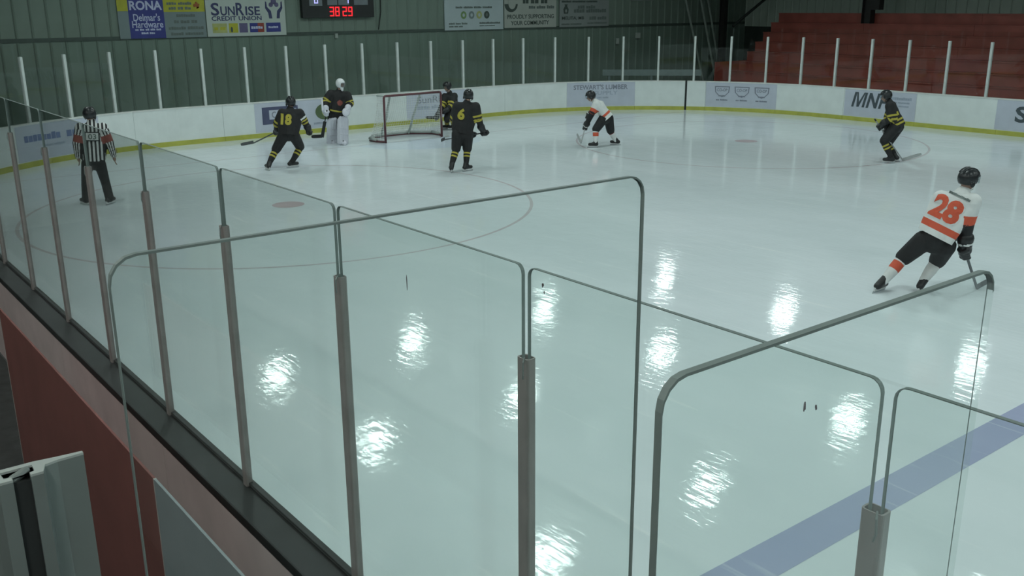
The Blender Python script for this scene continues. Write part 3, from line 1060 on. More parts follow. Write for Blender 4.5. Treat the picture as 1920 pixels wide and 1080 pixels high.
on_wall(t, bm, 11.24 - cx, 3.56, SF, 'sign_purple', 'figures_logo')
for a, b, mm in ((9.28, 9.72, 'sign_straw'), (9.78, 10.06, 'sign_yellow'), (10.10, 10.36, 'sign_purple'), (10.43, 10.88, 'sign_blue'), (10.95, 11.42, 'sign_blue')):
    on_wall(t, plate(a - cx, b - cx, 2.83, 3.10), 0, 0, SF, mm, 'colour_badge')
on_wall(t, plate(10.68 - cx, 10.88 - cx, 2.83, 3.10), 0, 0, SF + 0.004, 'sign_red', 'colour_badge')
on_wall(t, bars([(10.47 - cx, 10.84 - cx, 2.97, 0.08, 1), (11.02 - cx, 11.34 - cx, 2.97, 0.06, 1)]), 0, 0, SF + 0.008, 'sign_lav', 'badge_print')
on_wall(t, bars([(9.33 - cx, 9.68 - cx, 2.96, 0.10, 2)]), 0, 0, SF + 0.004, 'sign_yellow', 'badge_print')
on_wall(t, disc(9.86 - cx, 2.92, 0.035, 0.08), 0, 0, SF + 0.004, 'sign_ink', 'badge_figure')

# scoreboard
sb = thing('scoreboard', 'dark electronic scoreboard with red lit digits on the end wall', 'scoreboard', (13.38, Y1 - 0.05, 0))
o = obj('case', box(-1.26, 1.26, -0.16, 0.0, 3.22, 4.6, 0.01), 'score_body', sb)
def score_panel(x0, x1, z0, z1):
    on_wall(sb, plate(x0 - 13.38, x1 - 13.38, z0, z1), 0, 0, 0.161, 'score_panel', 'name_panel')
score_panel(12.36, 12.80, 3.58, 3.95)
score_panel(12.98, 13.32, 3.60, 3.95)
score_panel(13.36, 13.74, 3.60, 3.95)
score_panel(13.92, 14.42, 3.60, 3.95)
SEG = {'3': 'abgcd', '8': 'abcdefg', '2': 'abged', '9': 'abcdfg', '0': 'abcdef', '1': 'bc', '5': 'afgcd'}
def digit(ch, x, z, w, h, name, material):
    bm = bmesh.new()
    tt = w * 0.24
    R_ = {'a': (-w / 2, w / 2, h / 2 - tt, h / 2), 'd': (-w / 2, w / 2, -h / 2, -h / 2 + tt), 'g': (-w / 2, w / 2, -tt / 2, tt / 2),
          'f': (-w / 2, -w / 2 + tt, 0, h / 2), 'b': (w / 2 - tt, w / 2, 0, h / 2), 'e': (-w / 2, -w / 2 + tt, -h / 2, 0), 'c': (w / 2 - tt, w / 2, -h / 2, 0)}
    for c in SEG[ch]:
        a, b, c0, d = R_[c]
        poly_prism(bm, [(a, c0), (b, c0), (b, d), (a, d)], 0, 0.006)
    on_wall(sb, bm, x - 13.38, z, 0.166, material, name)
for ch, x in (('3', 13.12), ('8', 13.31), ('2', 13.57), ('9', 13.77)):
    digit(ch, x, 3.405, 0.155, 0.29, 'clock_digit', 'score_red')
for ch, x in (('0', 12.59), ('1', 13.66)):
    digit(ch, x, 3.78, 0.13, 0.26, 'score_digit', 'score_blue')

# pale sign with four round crests
t, cx = sign('pale blue white sign with four small round crests on the end wall', 17.48, 20.02, 2.74, 3.95, 'sign_ice')
on_wall(t, bars([(17.95 - cx, 19.52 - cx, 3.50, 0.07, 4), (17.66 - cx, 18.44 - cx, 2.96, 0.065, 3), (17.66 - cx, 18.24 - cx, 2.86, 0.05, 3), (18.96 - cx, 19.88 - cx, 2.965, 0.065, 1), (18.96 - cx, 19.64 - cx, 2.87, 0.035, 2)]), 0, 0, SF, 'sign_ink_mid', 'small_print')
for x, mm in ((18.28, 'sign_green'), (18.62, 'sign_slate'), (18.95, 'sign_straw'), (19.28, 'sign_ink')):
    on_wall(t, disc(x - cx, 3.24, 0.12, 0.13), 0, 0, SF, mm, 'crest')
    on_wall(t, disc(x - cx, 3.24, 0.05, 0.06), 0, 0, SF + 0.004, 'sign_ice' if mm != 'sign_ink' else 'sign_ink_mid', 'crest_centre')

# beige community sign
t, cx = sign('beige sign reading proudly supporting your community, on the end wall', 20.07, 22.52, 2.77, 3.95, 'sign_beige')
bm = disc(20.38 - cx, 3.60, 0.30, 0.28, 0.004, 20, PI, 2 * PI)
on_wall(t, bm, 0, 0, SF, 'sign_ink', 'round_logo')
on_wall(t, disc(20.42 - cx, 3.62, 0.17, 0.20), 0, 0, SF + 0.004, 'sign_beige', 'logo_centre')
on_wall(t, bars([(20.92 - cx, 22.1 - cx, 3.70, 0.17, 3)]), 0, 0, SF, 'sign_ink', 'large_print')
on_wall(t, bars([(21.2 - cx, 22.42 - cx, 3.49, 0.11, 3)]), 0, 0, SF, 'sign_ink_mid', 'small_print')
on_wall(t, text_mesh('PROUDLY SUPPORTING', 0.15, 2.2, 0.02), 21.30 - cx, 3.16, SF, 'sign_ink')
on_wall(t, text_mesh('YOUR COMMUNITY', 0.15, 1.80, 0.02), 21.26 - cx, 2.94, SF, 'sign_ink')

# grey sign
t, cx = sign('grey sign with a small dark logo on the end wall, beside the beige one', 22.68, 25.22, 2.76, 3.85, 'sign_grey')
on_wall(t, bars([(22.78 - cx, 24.6 - cx, 3.68, 0.07, 3)]), 0, 0, SF, 'sign_ink', 'large_print')
bm = bmesh.new()
poly_prism(bm, [(-.10, -.14), (.10, -.14), (.13, .02), (.05, .14), (.08, .2), (-.08, .2), (-.05, .14), (-.13, .02)], 0, 0.004)
on_wall(t, bm, 23.0 - cx, 3.38, SF, 'sign_ink', 'logo')
on_wall(t, disc(23.0 - cx, 3.34, 0.05, 0.06), 0, 0, SF + 0.004, 'sign_grey', 'logo_centre')
on_wall(t, bars([(23.6 - cx, 24.5 - cx, 3.48, 0.13, 2), (23.4 - cx, 25.08 - cx, 3.34, 0.14, 2)]), 0, 0, SF, 'sign_ink_mid', 'large_print')
on_wall(t, text_mesh('MELITA, MB', 0.13, 1.12, 0.015), 23.36 - cx, 3.07, SF, 'sign_ink')
on_wall(t, bars([(24.2 - cx, 25.1 - cx, 3.07, 0.13, 2)]), 0, 0, SF, 'sign_ink_mid', 'small_print')
on_wall(t, bars([(22.78 - cx, 23.8 - cx, 2.86, 0.06, 2), (24.1 - cx, 25.12 - cx, 2.88, 0.06, 2)]), 0, 0, SF, 'sign_ink_mid', 'small_print')

t, cx = sign('small pale sign at the top of the end wall, mostly out of the picture', 26.41, 27.68, 3.69, 4.6, 'sign_grey')
on_wall(t, bars([(26.55 - cx, 27.5 - cx, 4.2, 0.12, 2)]), 0, 0, SF, 'sign_ink', 'large_print')

# ---- adverts on the far boards
def board_ad(s0, s1, label, z0=0.145, z1=HB_FAR - 0.04, material='ad_lilac'):
    o = P(obj('advert', sweep(s0, s1, rect(-0.004, 0.004, z0, z1)), material, far))
    o['label'] = label
    return o

def on_board(ad, me, sc, z, material, proud=0.006, name='lettering'):
    """bend a mesh drawn in XY round the boards at arc length sc; x runs to the viewer's right"""
    if isinstance(me, bmesh.types.BMesh):
        bmesh.ops.recalc_face_normals(me, faces=me.faces[:])
        mm = bpy.data.meshes.new(name)
        me.to_mesh(mm)
        me.free()
        me = mm
    base = far.location + ad.location
    for v in me.vertices:
        p, nn = curve(sc + v.co.x)
        q = p + nn * (proud + v.co.z)
        v.co = Vector((q.x - base.x, q.y - base.y, z + v.co.y - base.z))
    o = obj(name, me, material, ad)
    if 'print' in name:
        o['kind'] = 'stuff'
    return o

a = board_ad(6.75, 9.20, 'pale lilac advert with a line of blue lettering')
on_board(a, bars([(-0.55, 0.55, 0, 0.17, 1)]), 7.55, 0.66, 'ad_blue', name='large_print')
on_board(a, bars([(-0.28, 0.22, 0, 0.17, 1)]), 8.55, 0.66, 'ad_blue', name='large_print')
on_board(a, bars([(-0.3, 0.3, 0, 0.05, 2)]), 7.9, 0.45, 'ad_ink_pale', name='small_print')
a = board_ad(13.55, 16.35, 'pale advert with a framed navy block and a green badge')
bm = bmesh.new()
poly_prism(bm, [(-0.55, -0.24), (0.55, -0.24), (0.55, 0.24), (-0.55, 0.24)], 0, 0.003)
on_board(a, bm, 14.32, 0.60, 'ad_navy', name='navy_block')
bm = bmesh.new()
poly_prism(bm, [(-0.20, -0.13), (0.16, -0.13), (0.16, 0.13), (-0.20, 0.13)], 0, 0.003)
on_board(a, bm, 14.18, 0.62, 'ad_lilac', 0.010, 'pale_field')
on_board(a, text_mesh('C', 0.18, 0.13, 0.02), 14.12, 0.62, 'ad_ink', 0.014)
on_board(a, bars([(-0.15, 0.15, 0, 0.07, 2)]), 14.68, 0.74, 'ad_ink_pale', 0.010, 'small_print')
on_board(a, disc(0, 0, 0.30, 0.23, 0.003), 15.72, 0.60, 'ad_green', name='green_badge')
on_board(a, disc(0, 0, 0.13, 0.12, 0.003), 15.76, 0.58, 'sign_straw', 0.010, 'badge_centre')
on_board(a, bars([(-0.2, 0.2, 0, 0.06, 1)]), 15.55, 0.28, 'ad_ink_pale', name='small_print')
a = board_ad(18.55, 20.95, 'pale advert with grey lettering behind the goal')
on_board(a, text_mesh('SunRise', 0.22, 1.2, 0.01), 19.55, 0.72, 'ad_ink')
on_board(a, bars([(-0.55, 0.6, 0, 0.12, 2)]), 19.50, 0.48, 'ad_ink_pale', name='large_print')
a = board_ad(24.88, 27.33, "pale advert with dark lumber supply lettering")
on_board(a, text_mesh("STEWART'S LUMBER", 0.17, 1.95, 0.02), 26.1, 0.80, 'ad_ink')
on_board(a, text_mesh('SUPPLY', 0.14, 0.85, 0.02), 26.30, 0.60, 'ad_ink_pale')
on_board(a, bars([(-0.2, 0.2, 0, 0.06, 2)]), 26.2, 0.44, 'ad_ink_pale', name='small_print')
a = board_ad(29.79, 32.24, 'pale advert with three shield emblems in a row')
for sc, mm in ((30.35, 'ad_ink'), (31.03, 'ad_ink'), (31.72, 'ad_ink')):
    bm = bmesh.new()
    outer = [(-.26, .18), (.26, .18), (.24, -.02), (.12, -.14), (0, -.19), (-.12, -.14), (-.24, -.02)]
    inner = [(x * 0.86, z * 0.84) for x, z in outer]
    n = len(outer)
    for k in range(n):
        j = (k + 1) % n
        poly_prism(bm, [outer[k], outer[j], inner[j], inner[k]], 0, 0.003)
    on_board(a, bm, sc, 0.66, mm, name='shield_emblem')
    on_board(a, text_mesh('CO-OP', 0.10, 0.36, 0.02), sc, 0.72, mm)
    on_board(a, bars([(-0.12, 0.12, 0, 0.05, 1), (-0.2, 0.2, -0.14, 0.05, 2)]), sc, 0.52, mm, name='small_print')
a = board_ad(34.71, 37.12, 'pale advert with three large slanted dark letters')
# letters as slanted strokes
STROKES = {'M': [[(0, 0), (.17, 0), (.17, 1), (0, 1)], [(.80, 0), (.97, 0), (.97, 1), (.80, 1)], [(.17, 1), (.40, .02), (.485, .02), (.485, .34), (.26, 1)], [(.485, .02), (.57, .02), (.80, 1), (.71, 1), (.485, .34)]],
           'N': [[(0, 0), (.17, 0), (.17, 1), (0, 1)], [(.61, 0), (.78, 0), (.78, 1), (.61, 1)], [(.17, .68), (.61, 0), (.61, .32), (.17, 1)]],
           'P': [[(0, 0), (.17, 0), (.17, 1), (0, 1)], [(.17, .84), (.60, .84), (.52, 1), (.17, 1)], [(.17, .36), (.52, .36), (.60, .52), (.17, .52)], [(.52, .36), (.70, .52), (.70, .84), (.52, 1), (.54, .84), (.54, .52)]]}
WID = {'M': .97, 'N': .78, 'P': .70}
xo = -0.66
for ch in 'MNP':
    bm = bmesh.new()
    for q_, st_ in enumerate(STROKES[ch]):
        poly_prism(bm, [(xo + x_ * 0.46 + z_ * 0.11, z_ * 0.46 - 0.23) for x_, z_ in st_], 0, 0.004 + 0.0006 * q_)
    on_board(a, bm, 35.62, 0.66, 'ad_ink_dark')
    xo += (WID[ch] + 0.14) * 0.46
on_board(a, bars([(-0.36, 0.36, 0, 0.085, 1), (-0.38, 0.30, -0.12, 0.05, 2), (-0.38, 0.28, -0.22, 0.05, 2)]), 36.62, 0.78, 'ad_ink_pale', name='small_print')
a = board_ad(39.52, 41.97, 'pale advert cut by the right edge, with a large dark letter')
on_board(a, text_mesh('S', 0.44, 0.34, 0.03), 40.22, 0.60, 'ad_ink_dark')
on_board(a, bars([(-0.5, 0.5, 0, 0.3, 3)]), 41.1, 0.60, 'ad_ink_dark', name='large_print')

# ================================================================== GOAL
goal = thing('hockey_goal', 'red framed hockey goal with white netting', 'goal', (GX, YG, 0), None, 0.05)
GW, GH, GD = 0.95, 1.25, 1.05
r = 0.032
bm = bmesh.new()
tube(bm, [(-GW, 0, 0), (-GW, 0, GH - 0.05), (-GW + 0.02, 0, GH - 0.01), (-GW + 0.06, 0, GH)], r, 10)
obj('goal_post', bm, 'goal_red', goal, True)
bm = bmesh.new()
tube(bm, [(GW, 0, 0), (GW, 0, GH - 0.05), (GW - 0.02, 0, GH - 0.01), (GW - 0.06, 0, GH)], r, 10)
obj('goal_post', bm, 'goal_red', goal, True)
obj('crossbar', tube(bmesh.new(), [(-GW + 0.05, 0, GH), (GW - 0.05, 0, GH)], r, 10), 'goal_red', goal, True)
# base frame: runs back from the posts and round behind
base = [(-GW, 0, 0.03), (-GW - 0.12, 0.25, 0.03), (-GW - 0.10, 0.62, 0.03), (-GW + 0.35, GD, 0.03), (0, GD + 0.04, 0.03), (GW - 0.35, GD, 0.03), (GW + 0.10, 0.62, 0.03), (GW + 0.12, 0.25, 0.03), (GW, 0, 0.03)]
obj('base_frame', tube(bmesh.new(), base, 0.028, 8), 'goal_red', goal, True)
topb = [(-GW + 0.02, 0, GH), (-GW + 0.02, 0.35, GH - 0.01), (-0.55, 0.52, GH - 0.01), (0, 0.55, GH - 0.01), (0.55, 0.52, GH - 0.01), (GW - 0.02, 0.35, GH - 0.01), (GW - 0.02, 0, GH)]
obj('top_frame', tube(bmesh.new(), topb, 0.026, 8), 'goal_white', goal, True)
obj('back_support', tube(bmesh.new(), [(-0.40, 0.52, GH - 0.01), (-0.36, 0.80, 0.6), (-0.40, GD, 0.05)], 0.035, 8), 'goal_white', goal, True)
obj('back_support', tube(bmesh.new(), [(0.62, 0.50, GH - 0.01), (0.56, 0.78, 0.6), (0.50, GD - 0.06, 0.05)], 0.03, 8), 'goal_white', goal, True)
# white padded skirt along the base inside the frame
bm = bmesh.new()
for a, b in zip(base[1:], base[2:-1]):
    a, b = Vector(a), Vector(b)
    tube(bm, [a + Vector((0, 0, 0.05)), b + Vector((0, 0, 0.05))], 0.045, 6)
obj('base_padding', bm, 'goal_white', goal, True)
def polyline(pts, t):
    pts = [Vector(p) for p in pts]
    ls = [(b - a).length for a, b in zip(pts, pts[1:])]
    d = t * sum(ls)
    for a, b, l in zip(pts, pts[1:], ls):
        if d <= l:
            return a.lerp(b, d / l)
        d -= l
    return pts[-1]
def cords(bm, grid, r):
    nu, nv = len(grid), len(grid[0])
    for i in range(nu):
        tube(bm, grid[i], r, 3)
    for j in range(nv):
        tube(bm, [grid[i][j] for i in range(nu)], r, 3)
bm = bmesh.new()
NU, NV = 44, 18
grid = []
for i in range(NU + 1):
    u = i / NU
    a, b = polyline(topb, u), polyline(base, u)
    row = []
    for j in range(NV + 1):
        v = j / NV
        q = a.lerp(b, v)
        q.y -= 0.10 * math.sin(PI * v) * (1 if 0.2 < u < 0.8 else 0.3)
        row.append(q)
    grid.append(row)
cords(bm, grid, 0.0042)
top_grid = []
for i in range(25):
    u = i / 24
    a = Vector((-GW + 0.02 + 2 * (GW - 0.02) * u, 0, GH))
    b = polyline(topb[1:-1], u)
    top_grid.append([a.lerp(b, j / 7) for j in range(8)])
cords(bm, top_grid, 0.006)
net = obj('netting', bm, 'net_cord', goal)
net['label'] = 'white knotted cord netting'

# puck by the kick plate
bm = bmesh.new()
n = 20
for z0, z1, r_ in ((0.002, 0.0275, 0.038),):
    poly_prism(bm, [(r_ * math.cos(2 * PI * k / n), r_ * math.sin(2 * PI * k / n)) for k in range(n)], z0, z1)
bmesh.ops.bevel(bm, geom=[e for e in bm.edges if abs(e.verts[0].co.z - e.verts[1].co.z) < 1e-4], offset=0.003, segments=1, affect='EDGES')
tag(obj('hockey_puck', bm, 'rubber', None, False, (13.0, 24.25, 0)), 'small black puck on the ice behind the goal', 'puck')

# puck smears on the near glass
scuff(panes[0], 0.10, 2.60, 0.003, 0.03, 1)
scuff(panes[-1], 0.535, 2.765, 0.006, 0.008, 3)
scuff(panes[-1], 0.528, 2.745, 0.004, 0.005, 4)
scuff(panes[-1], -0.40, 2.685, 0.003, 0.014, 5)
scuff(panes[-1], -0.43, 2.695, 0.003, 0.008, 6)
scuff(panes[3], -0.1, 2.70, 0.003, 0.014, 8)

# joint positions of the people, metres in the rink frame (footA / footB: where the blades stand)
J = {
  'p28': {'head': (9.813, 5.707, 1.482), 'neck': (9.777, 5.73, 1.331), 'shA': (9.651, 5.937, 1.236), 'shB': (9.764, 5.589, 1.234), 'elB': (9.768, 5.622, 0.962), 'wrB': (9.815, 5.642, 0.721), 'haB': (9.831, 5.633, 0.583), 'elA': (9.849, 6.095, 0.959), 'wrA': (10.026, 6.024, 0.758), 'haA': (10.086, 5.977, 0.701), 'pel': (9.545, 5.901, 0.749), 'hipA': (9.537, 6.038, 0.69), 'hipB': (9.662, 5.813, 0.651), 'kneeA': (9.531, 6.278, 0.42), 'ankA': (9.262, 6.353, 0.146), 'kneeB': (9.85, 5.988, 0.384), 'ankB': (9.642, 6.031, 0.156), 'stH': (10.295, 5.643, 0.015), 'stT': (10.47, 5.637, 0.049), 'stB': (9.78, 5.643, 0.658), 'footA': (9.226, 6.397, 0), 'footB': (9.637, 6.06, 0), '_view': (0.874, 0.486, 0)},
  'p18': {'head': (7.864, 20.381, 1.475), 'neck': (7.836, 20.372, 1.335), 'shA': (7.657, 20.42, 1.26), 'shB': (8.011, 20.259, 1.248), 'elB': (8.118, 20.265, 1.047), 'wrB': (8.197, 20.284, 0.894), 'haB': (8.233, 20.29, 0.805), 'elA': (7.597, 20.612, 1.008), 'wrA': (7.661, 20.748, 0.858), 'haA': (7.671, 20.809, 0.802), 'pel': (7.724, 20.302, 0.834), 'hipA': (7.635, 20.375, 0.762), 'hipB': (7.84, 20.282, 0.754), 'kneeA': (7.508, 20.578, 0.425), 'ankA': (7.27, 20.482, 0.131), 'kneeB': (8.086, 20.508, 0.44), 'ankB': (7.835, 20.453, 0.137), 'stH': (7.341, 21.387, 0.514), 'stT': (7.129, 21.483, 0.473), 'stB': (8.1, 20.548, 0.902), 'footA': (7.234, 20.485, -0), 'footB': (7.831, 20.467, 0), '_view': (0.414, 0.91, 0)},
  'goalie': {'head': (10.665, 23.22, 1.578), 'neck': (10.655, 23.281, 1.407), 'shA': (10.453, 23.388, 1.328), 'shB': (10.835, 23.186, 1.277), 'elB': (10.876, 23.108, 1.069), 'wrB': (10.736, 23.013, 0.959), 'haB': (10.685, 22.983, 0.909), 'elA': (10.296, 23.414, 1.14), 'wrA': (10.228, 23.28, 0.945), 'haA': (10.217, 23.24, 0.851), 'pel': (10.554, 23.334, 0.89), 'hipA': (10.475, 23.376, 0.793), 'hipB': (10.649, 23.284, 0.788), 'kneeA': (10.436, 23.437, 0.45), 'ankA': (10.483, 23.567, 0.118), 'kneeB': (10.595, 23.137, 0.437), 'ankB': (10.571, 23.13, 0.112), 'stH': (10.33, 23.792, 0.152), 'stT': (10.162, 23.936, 0.138), 'stB': (10.257, 23.265, 1.014), 'footA': (10.486, 23.587, 0), 'footB': (10.556, 23.116, 0), '_view': (0.466, 0.885, 0)},
  'p6': {'head': (10.635, 17.35, 1.665), 'neck': (10.604, 17.371, 1.516), 'shA': (10.43, 17.492, 1.449), 'shB': (10.766, 17.258, 1.433), 'elB': (10.81, 17.227, 1.177), 'wrB': (10.913, 17.253, 0.956), 'haB': (10.972, 17.236, 0.846), 'elA': (10.443, 17.667, 1.143), 'wrA': (10.615, 17.754, 0.957), 'haA': (10.687, 17.777, 0.89), 'pel': (10.517, 17.432, 0.936), 'hipA': (10.429, 17.493, 0.855), 'hipB': (10.613, 17.365, 0.852), 'kneeA': (10.452, 17.603, 0.487), 'ankA': (10.281, 17.537, 0.166), 'kneeB': (10.688, 17.504, 0.476), 'ankB': (10.601, 17.433, 0.157), 'stH': (10.84, 18.609, 0.564), 'stT': (10.872, 18.77, 0.52), 'stB': (11.01, 17.148, 0.851), 'footA': (10.256, 17.548, 0), 'footB': (10.621, 17.426, 0), '_view': (0.572, 0.82, 0)},
  'net': {'head': (14.538, 23.855, 1.258), 'neck': (14.615, 23.863, 1.083), 'shA': (14.467, 23.904, 0.98), 'shB': (14.787, 23.866, 0.979), 'elA': (14.354, 23.86, 0.757), 'wrA': (14.192, 23.85, 0.644), 'haA': (14.123, 23.861, 0.617), 'elB': (14.548, 23.727, 0.723), 'wrB': (14.372, 23.727, 0.594), 'haB': (14.303, 23.738, 0.567), 'pel': (14.727, 23.908, 0.571), 'hipA': (14.632, 23.912, 0.514), 'hipB': (14.75, 23.831, 0.513), 'kneeA': (14.425, 23.76, 0.322), 'ankA': (14.595, 24.018, 0.096), 'kneeB': (14.556, 23.617, 0.309), 'ankB': (14.678, 23.801, 0.094), 'stH': (14.038, 23.774, 0.381), 'stT': (13.894, 23.812, 0.389), 'stB': (14.374, 23.726, 0.657), 'footA': (14.597, 24.026, 0), 'footB': (14.645, 23.814, 0), '_view': (0.565, 0.825, 0)},
  'pw': {'head': (15.38, 18.537, 1.286), 'neck': (15.451, 18.469, 1.163), 'shA': (15.38, 18.33, 1.097), 'shB': (15.665, 18.472, 1.067), 'elA': (15.279, 18.357, 0.911), 'wrA': (15.291, 18.346, 0.762), 'haA': (15.285, 18.378, 0.691), 'elB': (15.581, 18.622, 0.897), 'wrB': (15.511, 18.688, 0.813), 'haB': (15.458, 18.711, 0.76), 'pel': (15.676, 18.254, 0.782), 'hipA': (15.572, 18.243, 0.736), 'hipB': (15.751, 18.252, 0.722), 'kneeA': (15.357, 18.308, 0.459), 'ankA': (15.324, 18.264, 0.135), 'kneeB': (15.888, 18.303, 0.374), 'ankB': (16.021, 18.251, 0.13), 'stH': (15.136, 18.631, 0.086), 'stT': (15.141, 18.765, 0.225), 'stB': (15.513, 18.41, 1.027), 'footA': (15.258, 18.291, 0), 'footB': (16.052, 18.258, 0), '_view': (0.69, 0.724, 0)},
  'pb': {'head': (18.767, 12.25, 1.503), 'neck': (18.801, 12.191, 1.384), 'shA': (18.674, 12.091, 1.304), 'shB': (18.972, 12.215, 1.287), 'elA': (18.67, 12.018, 1.033), 'wrA': (18.633, 12.181, 0.9), 'haA': (18.628, 12.249, 0.821), 'elB': (18.973, 12.292, 1.012), 'wrB': (18.856, 12.335, 0.82), 'haB': (18.791, 12.367, 0.736), 'pel': (18.918, 11.99, 0.895), 'hipA': (18.821, 11.978, 0.831), 'hipB': (19.005, 12.019, 0.812), 'kneeA': (18.649, 12.131, 0.501), 'ankA': (18.726, 11.965, 0.167), 'kneeB': (18.984, 12.218, 0.425), 'ankB': (19.081, 12.065, 0.133), 'stH': (19.279, 11.966, 0.012), 'stT': (19.535, 11.626, 0.176), 'stB': (18.667, 12.421, 0.925), 'footA': (18.748, 11.999, 0), 'footB': (19.045, 12.056, -0), '_view': (0.864, 0.503, 0)},
  'ref': {'head': (3.126, 18.849, 1.67), 'neck': (3.136, 18.846, 1.533), 'shA': (2.943, 18.896, 1.455), 'shB': (3.319, 18.799, 1.434), 'elA': (2.851, 18.899, 1.169), 'wrA': (2.845, 18.921, 0.93), 'haA': (2.853, 18.919, 0.85), 'elB': (3.397, 18.759, 1.144), 'wrB': (3.439, 18.769, 0.909), 'haB': (3.447, 18.766, 0.818), 'pel': (3.097, 18.856, 0.893), 'hipA': (2.987, 18.885, 0.791), 'hipB': (3.191, 18.832, 0.776), 'kneeA': (2.951, 19.035, 0.403), 'ankA': (2.908, 18.973, 0.122), 'kneeB': (3.263, 18.879, 0.388), 'ankB': (3.261, 18.746, 0.132), 'footA': (2.887, 18.986, 0), 'footB': (3.262, 18.738, 0), '_view': (0.249, 0.969, 0)},
}

# ================================================================== PEOPLE
def seg(p, a, b):
    d = b - a
    t = (p - a).dot(d) / d.length_squared
    tc = min(1, max(0, t))
    return t, (p - (a + d * tc)).length

def paint(me, fn, mats):
    idx = {n: i for i, n in enumerate(mats)}
    for n in mats:
        me.materials.append(M[n])
    for p in me.polygons:
        p.material_index = idx[fn(p.center)]

def fingers(bm, c, axis, knuckle, curl, r=0.0155, rad=0.034, spread=0.025, nseg=4, thumb=True):
    """four bent fingers of unequal length round an axis through c, and a thumb from the side of the palm"""
    lens = (1.0, 1.12, 1.05, 0.85)
    for i, off in enumerate((-1.5, -0.5, 0.5, 1.5)):
        o = c + axis * off * spread
        pts = []
        for k in range(nseg + 1):
            a = (-0.25 + (k / nseg) * 1.25 * lens[i]) * PI * curl
            pts.append(o + knuckle * rad * math.cos(a) + axis.cross(knuckle) * rad * math.sin(a))
        for a, b in zip(pts, pts[1:]):
            capsule(bm, a, b, r, r * 0.92, 8)
    if thumb:
        o = c - axis * spread * 2.1
        a0 = o - knuckle * rad * 0.3 - axis.cross(knuckle) * rad * 0.8
        a1 = o + knuckle * rad * 0.7 - axis.cross(knuckle) * rad * 0.95
        a2 = o + knuckle * rad * 1.0 + axis * spread * 0.6 - axis.cross(knuckle) * rad * 0.2
        capsule(bm, a0, a1, r * 1.15, r * 1.05, 8)
        capsule(bm, a1, a2, r * 1.05, r * 0.95, 8)

def ortho(v, n):
    return (v - n * v.dot(n)).normalized()

def cut_bands(me, cuts):
    """split faces along stripe edges so that colour bands end in clean lines; cuts: (point, normal, test on the face centre)"""
    b = bmesh.new()
    b.from_mesh(me)
    for co, no, ok in cuts:
        ge = set()
        for f in b.faces:
            c = f.calc_center_median()
            if abs((c - co).dot(no)) < 0.05 and ok(c):
                ge.add(f)
                ge.update(f.edges)
                ge.update(f.verts)
        if ge:
            bmesh.ops.bisect_plane(b, geom=list(ge), plane_co=co, plane_no=no)
    b.to_mesh(me)
    b.free()
    for p in me.polygons:
        p.use_smooth = True

